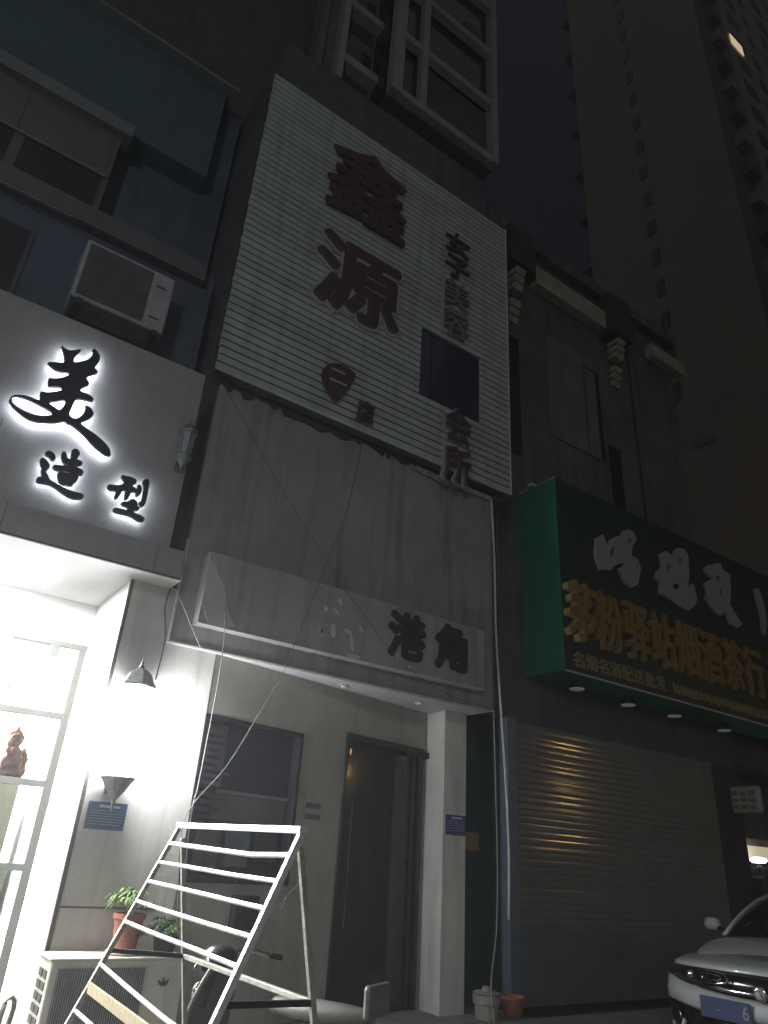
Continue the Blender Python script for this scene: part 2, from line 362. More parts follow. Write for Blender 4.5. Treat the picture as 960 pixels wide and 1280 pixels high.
# glass front frames at Y 7.4
FX = [1.5, 0.80, 0.0, -0.9, -1.9]
fr = MB()
fr.box(-6, 1.515, 7.38, 7.44, 3.14, 3.19)
for z in (2.50, 1.90, 1.22): fr.box(-6, 1.44, 7.385, 7.435, z - .03, z + .03)
fr.box(1.44, 1.51, 7.38, 7.44, 0.12, 3.14)
for x in FX[1:]: fr.box(x - .03, x + .03, 7.384, 7.436, 0.12, 3.14)
fo = fr.build('glazing_frame', M['frameg'], sal, bevel=0.004)
MB().box(-6, 1.44, 7.405, 7.411, 0.13, 3.14).build('glass_pane', M['glass'], sal)
MB().box(1.18, 1.26, 7.375, 7.384, 3.02, 3.14).build('door_hinge', M['frameg'], sal)
cb = MB().box(0.1, 1.45, 8.2, 8.7, 0.12, 1.22); 
tag(cb.build('display_cabinet', M['cabinet']), 'grey green cabinet inside the lit salon behind the lowest glass pane', 'cabinet')
tag(MB().box(1.17, 1.38, 8.25, 8.6, 1.222, 2.02).build('mirror_column', M['cabinet'], None, bevel=.01), 'pale green grey upright column unit standing on the salon cabinet', 'column')
tag(MB().box(1.2, 1.27, 8.18, 8.22, 1.222, 1.50).build('paper_towel_box', M['salonwhite'], None, bevel=.006), 'small white box standing against the column inside the salon', 'box')
# carved statue on the glazing rail shelf
sh = MB().box(0.55, 1.43, 7.44, 7.68, 1.905, 1.93).build('glass_shelf', M['frameg'], sal)
sv = MB()
sx, sy, sz = 1.12, 7.56, 1.931
sv.lathe((sx, sy, sz), [(.10, 0), (.135, .03), (.12, .08), (.13, .14), (.10, .2), (.075, .25), (.06, .27)], 14)
sv.lathe((sx, sy, sz + .25), [(.04, 0), (.075, .04), (.08, .09), (.06, .14), (.03, .17), (.008, .20)], 12)
sv.lathe((sx + .1, sy, sz), [(.05, 0), (.06, .06), (.05, .14), (.055, .19), (.03, .25), (.01, .27)], 10)
sv.lathe((sx - .09, sy, sz), [(.05, 0), (.055, .05), (.045, .11), (.02, .15)], 10)
so = sv.build('carved_statue', M['statue'], None, smooth=True, subsurf=2)
tx = bpy.data.textures.new('lumps', 'CLOUDS'); tx.noise_scale = 0.035
dm = so.modifiers.new('lumps', 'DISPLACE'); dm.texture = tx; dm.strength = 0.05; dm.mid_level = 0.5
tag(so, 'red brown carved ornament standing on the shelf behind the salon glass', 'statue')

# salon sign
ss = thing('shop_sign', (0, 6.02, 3.88), 'grey salon fascia with black halo lit brush characters', 'shop sign')
MB().box(-6, 1.72, 6.045, 6.6, 3.876, 5.83).build('sign_panel', M['salonfascia'], ss, bevel=0.004)
for x in (-0.55, 0.12):
    MB().box(x, x + .005, 6.042, 6.0445, 3.9, 4.6).build('panel_seam', M['seam'], ss)
MEI = [[(495,72),(520,98),(560,115),(600,112),(640,103),(652,115),(625,140),(600,165),(590,190),(595,212),(640,205),(700,190),(735,160),(748,130),(742,105),(755,98),(780,120),(802,155),(800,195),(775,230),(755,250),(785,280),(780,295),(740,308),(705,318),(690,335),(715,370),(712,390),(680,402),(655,415),(640,440),(700,460),(740,485),(752,505),(740,525),(700,515),(640,500),(605,505),(580,560),(548,630),(595,665),(640,650),(675,610),(688,575),(682,555),(700,552),(735,580),(752,615),(745,640),(710,665),(640,690),(680,730),(760,780),(830,840),(875,890),(890,940),(885,960),(860,960),(810,930),(740,870),(680,800),(620,745),(560,700),(545,705),(525,680),(490,685),(430,695),(340,690),(260,680),(200,650),(150,610),(100,565),(72,520),(80,490),(110,470),(160,467),(230,480),(300,510),(322,510),(320,450),(335,440),(360,450),(400,450),(470,440),(497,425),(495,410),(440,405),(395,405),(385,395),(388,340),(400,335),(450,340),(520,325),(555,305),(555,292),(500,288),(450,275),(410,245),(380,215),(390,205),(450,208),(515,215),(518,180),(510,130),(490,85)],
 [(90,520),(95,490),(130,478),(200,495),(280,530),(360,575),(420,610),(415,628),(370,638),(300,635),(220,610),(150,575),(110,545)],
 [(385,530),(450,520),(528,508),(520,545),(485,590),(470,592),(430,565)]]
ZAO = [[(160,85),(185,82),(210,100),(217,125),(205,138),(190,115),(165,100)],
 [(125,130),(145,135),(175,175),(170,195),(150,205),(145,220),(165,260),(175,285),(215,305),(265,335),(330,365),(415,385),(412,405),(370,408),(320,395),(275,365),(225,325),(175,300),(100,292),(97,275),(110,262),(140,272),(135,240),(130,210),(140,195),(125,165)],
 [(278,85),(290,90),(300,135),(340,140),(345,100),(350,68),(375,68),(390,95),(375,115),(365,140),(400,150),(410,165),(385,172),(350,180),(350,190),(405,210),(415,230),(400,240),(355,225),(310,215),(250,210),(215,195),(215,180),(260,185),(310,185),(320,165),(285,160),(275,120)],
 [(245,225),(300,240),(365,235),(380,245),(370,285),(345,295),(340,315),(300,310),(260,300),(248,270)],
 [(285,262),(335,260),(325,280),(292,280)]]
XING = [[(600,315),(650,325),(690,320),(725,300),(690,250),(720,258),(760,265),(790,280),(790,300),(765,305),(760,330),(795,345),(790,360),(755,355),(740,395),(720,420),(718,395),(725,345),(690,350),(675,385),(650,412),(650,390),(665,350),(620,350),(600,335)],
 [(810,315),(830,330),(825,370),(800,395),(795,370),(810,340)],
 [(855,280),(880,280),(880,310),(865,400),(850,455),(830,465),(815,440),(835,440),(845,400),(855,330),(845,300)],
 [(695,440),(740,440),(760,420),(785,425),(800,450),(790,465),(815,480),(800,490),(770,490),(765,510),(845,545),(845,570),(810,565),(760,530),(700,515),(640,500),(640,480),(690,490),(735,500),(745,475),(700,455)]]
def halo_letter(polys, ox, oy, sc, name='character', bold=0.0):
    Yf = 5.955
    pl = traced(polys, ox, oy, sc, Yf)
    vs, fs = curvemesh(pl, 0.035); mb_ = MB()
    for k in range(9 if bold else 1):
        a_ = k * .7854; bx = bold * math.cos(a_) if k else 0; bz = bold * math.sin(a_) if k else 0
        mb_.add([(x + bx, y + Yf + k * .0006, z + bz) for x, y, z in vs], fs)
    o = mb_.build(name, M['blackletter'], ss)
    vs, fs = curvemesh(pl, 0.012, offset=-0.004); MB().add([(x, y + Yf + 0.036, z) for x, y, z in vs], fs).build('halo_strip', M['halo'], o)
halo_letter(MEI, 0, 420, 6.4)
halo_letter(ZAO, 30, 550, 5.647, bold=.011)
halo_letter(XING, 30, 550, 5.647, bold=.009)

# lanterns
def lantern(x, y, wall, z0, z1, lit, label, rs=1.0):
    """z0 = bottom of glass, z1 = top of glass"""
    t = thing('wall_lantern', (x, wall, z0), label, 'wall lamp', 'lanterns on the salon front')
    H = z1 - z0
    class LB(MB):
        def lathe(self, c, prof, *a): return MB.lathe(self, (c[0], c[1], z0 + (c[2] - z0) if c[2] > z0 else z0 - (z0 - c[2]) * rs), [(r_ * rs, z_ * (rs if not (0 < z_ <= H - .03 and len(prof) == 3 and n_glass) else 1)) for r_, z_ in prof], *a)
    n_glass = False
    LB().lathe((x, y, z1), [(.13, -.03), (.155, -.02), (.155, .0), (.135, .015), (.10, .09), (.05, .13), (.02, .14)], 6, .5).build('cap', M['lanternmetal'], t, bevel=.003)
    LB().lathe((x, y, z1 + .13 * rs), [(.02, 0), (.028, .02), (.01, .04), (.015, .06), (.004, .08), (.003, .15)], 10).build('finial', M['lanternmetal'], t, smooth=True)
    MB().lathe((x, y, z0), [(.085 * rs, .0), (.10 * rs, H * .3), (.118 * rs, H - .035 * rs)], 6, .5).build('glass', M['lampglass'] if lit else M['unlitglass'], t)
    fr = MB()
    for k in range(6):
        a = .5 + k * math.pi / 3
        fr.tube([(x + .09 * rs * math.cos(a), y + .09 * rs * math.sin(a), z0), (x + .124 * rs * math.cos(a), y + .124 * rs * math.sin(a), z1 - .03)], .005, 4)
    fr.build('cage', M['lanternmetal'], t)
    LB().lathe((x, y, z0 - .15), [(.006, -.10), (.012, -.06), (.02, -.02), (.035, 0), (.075, .05), (.12, .12), (.135, .135), (.135, .148), (.10, .15)], 12).build('base_bowl', M['lanternmetal'], t, smooth=False)
    MB().tube([(x, wall - .004, z0 - .02), (x, wall - .07 * rs, z0 - .1 * rs), (x, y, z0 - .12 * rs)], .012).box(x - .04, x + .04, wall - .015, wall - .001, z0 - .12, z0 + .08).build('bracket', M['lanternmetal'], t)
lantern(1.72, 6.12, 6.3, 1.93, 2.66, True, 'lit lantern with domed cap glowing on the pier beside the salon entrance')
light('lantern_bulb', 'POINT', (1.72, 6.03, 2.3), 105, (0.95, 0.98, 1.0), shadow_soft_size=0.10)
lantern(1.645, 5.95, 6.045, 4.78, 5.06, False, 'unlit lantern fixed high at the right end of the grey salon fascia', .62)
# interior lights
a = light('salon_room_light', 'AREA', (-1.2, 9.0, 3.4), 5200, (1.0, 1.0, 0.99), shape='RECTANGLE', size=4.5, size_y=1.4)
a = light('salon_entry_light', 'AREA', (-1.0, 6.75, 3.56), 460, (1.0, 1.0, 0.98), shape='RECTANGLE', size=4.0, size_y=0.4)

# blue notice plate under lantern
def notice(name, x0, x1, z0, z1, Y, m, label, rows):
    t = thing(name, (x0, Y, z0), label, 'notice', None)
    MB().box(x0, x1, Y - .008, Y - .001, z0, z1).build('plate', M[m], t, bevel=.002)
    b = MB(); W = x1 - x0; H = z1 - z0
    b.box(x0 + W * .28, x1 - W * .18, Y - .0105, Y - .0085, z1 - H * .2, z1 - H * .1)
    for i in range(rows):
        z = z1 - H * (.3 + .6 * i / rows); q = x0 + W * .08
        while q < x1 - W * .1:
            w = random.uniform(.01, .022); b.box(q, min(q + w, x1 - W * .08), Y - .0105, Y - .0085, z - H * .022, z); q += w + .006
    b.build('printed_text', M['whiteink'], t)
notice('notice_plate', 1.585, 1.893, 1.545, 1.745, 6.3, 'bluesign', 'blue notice plate with pale text under the lit lantern on the pier', 6)
notice('notice_plate', 5.50, 5.79, 1.765, 1.97, 6.6, 'bluedark', 'small navy notice plate on the beige pillar right of the dark door', 5)

# old AC on the ledge
ac = thing('air_conditioner', (0.33, 6.9, 6.5), 'old grey outdoor air conditioner on the wall above the salon fascia', 'air conditioner')
MB().box(0.33, 1.32, 6.62, 6.98, 6.53, 7.33).build('casing', M['acgrey'], ac, bevel=.02)
fan = MB(); cx, cz = 0.72, 6.93
for r in (.06, .11, .16, .21, .26, .31): fan.tube([(cx + r * math.cos(t * .2618), 6.605, cz + r * math.sin(t * .2618)) for t in range(25)], .003, 4)
for k in range(8): fan.tube([(cx, 6.604, cz), (cx + .33 * math.cos(k * .785), 6.604, cz + .33 * math.sin(k * .785))], .003, 4)
MB().box(0.37, 1.07, 6.612, 6.6195, 6.58, 7.28).build('fan_opening', M['acdark'], ac)
fan.build('fan_guard', M['bayinner'], ac)
for z_ in (6.68, 7.12): MB().box(1.12, 1.24, 6.612, 6.6195, z_, z_ + .02).build('side_grip', M['acdark'], ac)
for x_ in (.4, 1.2): MB().box(x_, x_ + .06, 6.6, 7.0, 6.45, 6.529).build('wall_bracket', M['darkmetal'], ac)

# ------------------------------------------------------------------ narrow shop (middle)
nb = thing('narrow_shop_building', (3.9, 6.2, 0), 'narrow dark shop between salon and green signed shop, with white slatted upper front', 'building')
X0, X1 = 1.935, 5.86
MB().box(X0, X1, 6.2, 6.26, 3.100, 5.93).build('front_board', M['panel'], nb, bevel=.004)
MB().box(X0 + .03, X1 - .03, 6.262, 8.09, 3.66, 12.1).build('upper_wall', M['darkwall'], nb)
MB().box(X0 - .012, X0 - .002, 6.19, 6.25, 3.10, 4.1).build('edge_trim', M['trim'], nb)
MB().tube([(X0 - .01, 6.192, 3.098), (X1, 6.192, 3.098)], .009, 6).build('edge_trim', M['trim'], nb)
MB().box(X1 + .002, X1 + .014, 6.185, 6.24, 3.10, 5.93).build('edge_trim', M['wiredark'], nb)
# soffit
MB().add([(X0, 6.262, 3.104), (X1, 6.262, 3.104), (X1, 7.3, 3.104), (X0, 7.3, 3.104), (X0, 6.262, 3.3), (X1, 6.262, 3.3), (X1, 7.3, 3.3), (X0, 7.3, 3.3)], [(0, 3, 2, 1), (4, 5, 6, 7), (0, 1, 5, 4), (1, 2, 6, 5), (2, 3, 7, 6), (3, 0, 4, 7)]).build('soffit', M['soffit'], nb)
for px, py in ((429, 857), (523, 878)):
    p = PZ(px, py, 3.1)
    d = MB().lathe((p.x, p.y, 3.088), [(.035, 0), (.055, .004), (.055, .015)], 20).build('downlight', M['trim'], nb)
    MB().lathe((p.x, p.y, 3.083), [(.03, 0), (.034, .004)], 16).build('lens', M['downlit'], d)
# back wall, slanted in plan
A = Vector((2.43, 6.305, 0)); B = Vector((5.44, 6.93, 0)); U = (B - A).normalized(); Nn = Vector((U.y, -U.x, 0))  # Nn towards the street
def W(u, z, o=0.0): p = A + U * u + Nn * o; return Vector((p.x, p.y, z))
def wbox(mb, u0, u1, z0, z1, o0, o1):
    q = [W(u0, z0, o1), W(u1, z0, o1), W(u1, z1, o1), W(u0, z1, o1)]
    return mb.hexa(*q, Nn * (o0 - o1))
def onwall(px, py, o=0.0):
    r = ray(px, py); t = ((A + Nn * o) - CAM).dot(Nn) / r.dot(Nn); p = CAM + r * t
    return (p - A).dot(U), p.z
LEN = (B - A).length
uw0, uw1 = 0.0, onwall(380, 915)[0]; wz1 = 2.56; wz0 = onwall(300, 1105)[1]
ud0, ud1 = onwall(433, 915)[0], onwall(529, 937)[0]; dz = 2.67
bw = MB()
wbox(bw, 0, LEN, dz, 3.1, -.2, 0)                      # above door line
wbox(bw, uw1, ud0, 0.0, dz, -.2, 0)
wbox(bw, ud1, LEN, 0.0, dz, -.2, 0)
wbox(bw, 0, uw1, wz1, dz, -.2, 0)
wbox(bw, 0, uw1, 0.0, wz0, -.2, 0)
bw.build('recess_wall', M['wallbeige'], nb)
wd = MB(); wbox(wd, .03, uw1, wz0, wz1, -.12, -.10)
win = wd.build('shop_window', M['navyglass'], nb)
wf = MB()
wbox(wf, 0.0, uw1, wz1 - .04, wz1, -.1, .01); wbox(wf, 0, uw1, wz0, wz0 + .04, -.1, .01); wbox(wf, uw1 - .04, uw1, wz0 + .04, wz1 - .04, -.1, .01); wbox(wf, 0.0, .035, wz0 + .04, wz1 - .04, -.1, .01)
wf.build('frame', M['doorframe'], win)
um, zm = onwall(286, 960); zb = onwall(330, 993)[1]
ps = MB(); wbox(ps, .06, um, zb + .02, wz1 - .06, -.0995, -.092); ps.build('poster', M['poster'], win)
pp = MB()
for i in range(12):
    z = wz1 - .15 - i * .062; uu = .1 + random.uniform(0, .05); wbox(pp, uu, uu + random.uniform(.12, .26), z - .03, z, -.0915, -.089)
pp.build('poster_print', M['posterd'], win)
sb = MB(); wbox(sb, um - .05, uw1 - .05, zb - .03, zb, -.0995, -.085); sb.build('blind_bar', M['ledge'], win)
lb = MB(); wbox(lb, um - .05, uw1 - .06, zb - .25, zb - .035, -.0995, -.094); lb.build('lower_screen', mat('brown_screen', (.10, .09, .07), .7, var=.3), win)
for i in range(3):
    q = MB(); u0 = .15 + i * .33; wbox(q, u0, u0 + .26, wz0 + .08 + .05 * i, zb - .33, -.0995, -.09); q.build('window_poster', M['poster'] if i != 2 else M['posterd'], win)
sp = MB(); wbox(sp, uw1 + .12, uw1 + .32, 1.88, 1.93, .0, .004); wbox(sp, uw1 + .12, uw1 + .32, 1.78, 1.83, .0, .004); sp.build('wall_print', M['poster'], nb)
gb = MB(); wbox(gb, .55, .8, .86, 1.12, .0, .09); gbo = gb.build('meter_box', M['doorframe'], nb, bevel=.01)
# door
dd = MB(); wbox(dd, ud0 + .05, ud1 - .14, 0.11, dz - .07, -.09, -.05); dr = dd.build('shop_door', M['doorglass'], nb)
df = MB(); wbox(df, ud0, ud1, dz - .07, dz, -.12, .02); wbox(df, ud0, ud0 + .045, .11, dz - .07, -.12, .015); wbox(df, ud1 - .05, ud1, .11, dz - .07, -.12, .015)
wbox(df, ud1 - .14, ud1 - .1, .11, dz - .07, -.09, -.02)
df.build('frame', M['doorframe'], dr, bevel=.004)
db = MB(); wbox(db, ud1 - .1, ud1 - .05, .11, dz - .07, -.1, -.06); db.build('side_light', M['wallbeige'], dr)
dh = MB(); dh.tube([W(ud0 + .17, .85, .0), W(ud0 + .17, 2.0, .0)], .005).tube([W(ud0 + .17, 1.05, .0), W(ud0 + .17, 1.05, -.06)], .006).tube([W(ud0 + .17, 1.8, .0), W(ud0 + .17, 1.8, -.06)], .006)
dh.build('pull_handle', M['lanternmetal'], dr)
cl = MB(); wbox(cl, ud1 - .3, ud1 + .08, dz - .1, dz - .035, -.02, .06); cl.build('door_closer', M['darkmetal'], dr, bevel=.005)
lg = MB(); wbox(lg, ud1 - .36, ud1 - .22, dz - .15, dz - .11, -.0495, -.045); lg.build('door_label', M['ledge'], dr)
rl = MB(); p = W(ud0 + .06, dz - .19, .03); rl.lathe(p, [(.004, -.035), (.009, -.02), (.010, .012), (.004, .03)], 10)
rl.build('amber_indicator', mat('amber_lamp', (.8, .35, .1), .4, emit=(1, .42, .12), es=.35), dr, smooth=True)
fl = MB().box(2.43, 6.4, 6.25, 7.6, .05, .108).build('threshold_floor', M['step'], nb)
# right pier of the niche
MB().box(5.465, 5.80, 6.6, 7.3, 0.0, 3.1).build('pillar', M['pier'], nb, bevel=.006)
MB().box(5.805, 6.42, 6.93, 7.2, 0.0, 3.64).build('side_wall', M['dgreen'], nb)

# peeling signboard on the fascia
sg = thing('shop_sign', (3.9, 6.12, 3.3), 'peeling white signboard with two dark painted characters above the niche', 'shop sign')
MB().box(2.11, 5.60, 6.06, 6.199, 3.287, 3.985).build('signboard', M['board'], sg, bevel=.004)
MB().tube([(2.11, 6.062, 3.285), (5.60, 6.062, 3.285)], .006, 5).build('bottom_trim', M['trim'], sg)
MB().tube([(2.111, 6.061, 3.285), (2.111, 6.061, 3.60)], .006, 5).build('side_trim', M['trim'], sg)
v, f = glyph('港', 4.193, 4.71, 3.405, 3.93, 6.038, .02, .045); MB().add(v, f).build('character', M['blackletter'], sg)
v, f = glyph('角', 4.837, 5.32, 3.40, 3.94, 6.038, .02, .055); MB().add(v, f).build('character', M['blackletter'], sg)
# scars of the removed characters (raised flakes)
flm = mat('fresh_white_flake', (.58, .58, .56), .7, var=.15)
def blob(cx, cz, rx, rz, Y, n=11, th=.006, tilt=0):
    pts = []
    for k in range(n):
        t = 2 * math.pi * k / n; r = random.uniform(.65, 1.15); x = rx * r * math.cos(t); z = rz * r * math.sin(t)
        pts.append((cx + x * math.cos(tilt) - z * math.sin(tilt), cz + x * math.sin(tilt) + z * math.cos(tilt)))
    vs, fs = curvemesh([smoothpoly(pts)], th); return [(x, y + Y, z) for x, y, z in vs], fs
for px, py, rx, rz, tl in ((408, 761, .025, .03, 0), (421, 765, .05, .018, -.6), (402, 788, .018, .05, .5), (417, 787, .03, .09, .1), (402, 789, .015, .03, 0), (435, 789, .06, .02, -.3), (440, 803, .02, .10, .25), (441, 820, .09, .03, 0), (452, 787, .05, .018, -.9), (426, 752, .02, .05, .2), (512, 833, .04, .02, .3), (497, 820, .02, .05, .1)):
    p = PY(px, py, 6.057); v, f = blob(p.x, p.z, rx, rz, 6.0555, tilt=tl); MB().add(v, f).build('peeled_patch', flm, sg)
cv = [PY(265, 700, 6.0575), PY(283, 740, 6.0575), PY(284, 765, 6.0575), PY(297, 788, 6.0575)]
pts = [(p.x, p.z) for p in cv]; pts += [(2.118, 3.292), (2.118, 3.93)]
vs, fs = curvemesh([smoothpoly(pts, 1)], .003)
MB().add([(x, y + 6.0560, z) for x, y, z in vs], fs).build('curled_film', mat('film_curl', (.46, .46, .445), .6, var=.15, scale=3), sg)

# slatted cladding sign
cs = thing('cladding_sign', (3.9, 5.95, 5.95), 'tall white slatted metal sign front with large dark purple characters', 'shop sign')
ZB, ZT, CX0, CX1 = 5.945, 10.88, 1.785, 6.02
HX0, HX1, HZ0, HZ1 = 4.42, 5.475, 6.887, 7.925
n = 49; pitch = (ZT - ZB) / n
sl = MB()
for i in range(n):
    z = ZB + i * pitch; j = random.uniform(-.005, .005)
    segs = [(CX0 + j, CX1)]
    if z + pitch > HZ0 + .02 and z < HZ1 - .02: segs = [(CX0 + j, HX0), (HX1, CX1)]
    for a_, b_ in segs:
        prof = [(6.03, z + .002), (6.004, z + .003), (5.999, z + .008), (5.998, z + pitch * .5), (6.001, z + pitch - .017), (6.03, z + pitch - .015)]
        vs = [(a_, y, zz) for y, zz in prof] + [(b_, y, zz) for y, zz in prof]; m_ = len(prof)
        sl.add(vs, [(k, k + m_, k + 1 + m_, k + 1) for k in range(m_ - 1)] + [tuple(reversed(range(m_))), tuple(range(m_, 2 * m_)), (m_ - 1, 2 * m_ - 1, m_, 0)])
sl.build('slat_panel', M['clad'], cs)
bk = MB().box(CX0 + .03, HX0, 6.032, 6.2, ZB + .02, ZT - .02).box(HX1, CX1 - .02, 6.032, 6.2, ZB + .02, ZT - .02).box(HX0 + .001, HX1 - .001, 6.032, 6.2, ZB + .02, HZ0).box(HX0 + .001, HX1 - .001, 6.032, 6.2, HZ1, ZT - .02)
bk.build('backing_frame', M['cladback'], cs)
MB().box(CX1 - .004, CX1 + .012, 5.99, 6.03, ZB, ZT).build('edge_strip', M['trim'], cs)
wo = MB().box(HX0 + .002, HX1 - .002, 6.04, 6.06, HZ0 + .003, HZ1 - .003).build('window_opening', M['navyglass'], cs)
MB().box(HX0 + .2, HX0 + .22, 6.025, 6.038, HZ0 + .01, HZ1 - .01).build('mullion', M['darkmetal'], wo)
def cl_glyph(ch, x0, x1, z0, z1, m, side, depth=.05, bold=.03, Y=5.94, name='character'):
    v, f = glyph(ch, x0, x1, z0, z1, Y, depth, bold); o = MB().add(v, f).build(name, M[m], cs)
    if side: two_tone(o, M[side])
    return o
cl_glyph('鑫', 2.72, 4.03, 9.06, 10.47, 'purple', None, depth=.03, bold=.021)
# pale stroke outline behind second character
cl_glyph('源', 2.66, 4.08, 7.385, 8.72, 'letterrim', None, depth=.02, bold=.062, Y=5.965)
cl_glyph('源', 2.71, 4.03, 7.43, 8.68, 'purple', 'letterrim', depth=.03, bold=.034, Y=5.955)
zz = [10.03, 9.57, 9.08, 8.53, 7.98]
for ch, a_, b_ in (('女', 9.60, 10.02), ('子', 9.12, 9.54), ('美', 8.57, 9.06), ('容', 8.02, 8.51)):
    cl_glyph(ch, 4.76, 5.22, a_, b_, 'faded' if ch in '美容' else 'cladback', None, depth=.03, bold=.012)
for ch, a_, b_ in (('会', 6.32, 6.88), ('所', 5.75, 6.27)):
    cl_glyph(ch, 4.79, 5.29, a_ - .01, b_ + .01, 'letterrim', None, depth=.02, bold=.05, Y=5.975)
    cl_glyph(ch, 4.82, 5.27, a_, b_, 'purple', 'faded', depth=.05, bold=.022)
MB().box(4.73, 4.755, 5.95, 5.985, 8.0, 9.08).build('letter_rail', M['letterrim'], cs)
cl_glyph('店', 3.50, 3.745, 6.03, 6.33, 'purple', None, depth=.03, bold=.02)
pin = [(150,272),(185,280),(235,315),(242,325),(230,350),(200,400),(165,440),(150,455),(135,440),(105,390),(85,340),(85,310),(100,285),(125,272)]
pl = traced([pin], 380, 380, 3.692, 5.955); vs, fs = curvemesh(pl, .03)
po = MB().add([(x, y + 5.955, z) for x, y, z in vs], fs).build('pin_badge', M['purple'], cs)
pa = PY(380 + 128 / 3.692, 380 + 295 / 3.692, 5.95); pb = PY(380 + 192 / 3.692, 380 + 325 / 3.692, 5.95)
MB().box(pa.x, pb.x, 5.948, 5.954, pa.z - .012, pa.z + .012).build('badge_stroke', M['letterrim'], po)
pa = PY(380 + 120 / 3.692, 380 + 342 / 3.692, 5.95); pb = PY(380 + 198 / 3.692, 380 + 376 / 3.692, 5.95)
MB().box(pa.x, pb.x, 5.948, 5.954, pa.z - .012, pa.z + .012).build('badge_stroke', M['letterrim'], po)
# torn flashing under the cladding
tf = MB()
x = 1.95; 
top = []; 
while x < 5.85: top.append((x, random.uniform(5.80, 5.90))); x += random.uniform(.03, .12)
pts = [(1.95, 5.942)] + [(a_, b_ + .03) for a_, b_ in top] + [(5.85, 5.942)]
vs, fs = curvemesh([pts], .012)
MB().add([(x_, y + 6.185, z) for x_, y, z in vs], fs).build('torn_flashing', M['cladback'], cs)
tf2 = MB().hexa((4.55, 6.16, 5.90), (5.1, 6.16, 5.89), (5.1, 6.175, 5.80), (4.55, 6.175, 5.84), (0, .008, 0)); tf2.build('bent_flashing', M['oldsteel'], cs)
MB().hexa((5.15, 6.14, 5.885), (5.8, 6.14, 5.89), (5.8, 6.17, 5.84), (5.2, 6.17, 5.83), (0, .008, 0)).build('bent_flashing', M['oldsteel'], cs)

# ------------------------------------------------------------------ green signed shop building (right)
rb = thing('old_shop_building', (9, 6.8, 0), 'old dark building with a worn upper floor above the green sign and roller shutter', 'building')
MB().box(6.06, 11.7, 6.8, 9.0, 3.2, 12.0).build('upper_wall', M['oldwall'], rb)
MB().box(6.02, 11.72, 6.74, 6.798, 3.17, 3.78).build('lintel', M['darkwall'], rb)
MB().box(6.42, 6.58, 6.55, 6.70, 0.0, 3.17).build('shutter_jamb', M['jamb'], rb, bevel=.004)
MB().box(6.30, 6.415, 6.7, 6.92, 0.0, 3.17).build('door_post', M['dgreen'], rb)
MB().box(5.9, 6.28, 6.905, 6.928, 1.63, 1.83).build('yellow_plate', M['yellow'], rb)
gy = glyph('U', 6.03, 6.10, 1.67, 1.75, 6.895, .008, .01); 
MB().box(11.0, 11.75, 6.72, 7.0, 0.0, 3.17).build('brick_pier', M['cladback'], rb)
# shutter, curved slats
shp = MB(); SX0, SX1 = 6.58, 11.0; pitch2 = .078; z = .11; k = 0; rows = []
while z < 3.17:
    for q, (dy, dzq) in enumerate(((0.0, 0.0), (-.006, .004), (-.0072, .02), (-.0076, .038), (-.0072, .056), (-.006, .070), (0.0, .0745))):
        rows.append((6.70 + dy, min(z + dzq, 3.169)))
    z += pitch2; k += 1
g_rows = []; tilt = [random.gauss(0, .0011) for _ in range(60)]
for y, zz_ in rows:
    r_ = []
    for i in range(61):
        xx = SX0 + (SX1 - SX0) * i / 60
        r_.append((xx, y + .004 * math.sin(xx * 1.7 + zz_ * 1.3) + .0009 * math.sin(xx * 4 + zz_ * 5) + tilt[int((zz_ - .11) / .078)] * (((zz_ - .11) / .078) % 1 * 2 - 1), zz_))
    g_rows.append(r_)
g_back = [[(x_, y + .02, z_) for x_, y, z_ in r_] for r_ in (g_rows[0], g_rows[-1])]
shp.grid(g_rows); shp.grid([list(r_) for r_ in reversed(g_back)])
shp.build('roller_shutter', M['shutter'], rb)
# parapet crumbled + coping + brackets
pr = MB(); rows = [[], [], [], []]
for i in range(80):
    x = 3.6 + 8.15 * i / 79; hh = random.uniform(-.05, .08) + .06 * math.sin(x * 3)
    rows[0].append((x, 6.62, 11.86)); rows[1].append((x, 6.60 + random.uniform(-.03, .03), 12.05 + hh)); rows[2].append((x, 6.85, 12.16 + hh)); rows[3].append((x, 7.05, 11.9))
pr.grid(rows); pr.add([rows[0][0], rows[0][-1], rows[3][-1], rows[3][0]], [(0, 3, 2, 1)])
pr.build('crumbled_parapet', M['rubble'], rb)
q1 = PY(670, 332, 6.6); q2 = PY(758, 390, 6.6); q3 = PY(813, 418, 6.6); q4 = PY(840, 436, 6.6)
MB().box(q1.x, q2.x, 6.6, 6.79, q1.z - .42, q1.z + .02).build('pale_fascia_board', M['coping'], rb, bevel=.01)
MB().box(q3.x, 11.9, 6.6, 6.79, q1.z - .30, q1.z + .02).build('pale_fascia_board', M['coping'], rb, bevel=.01)
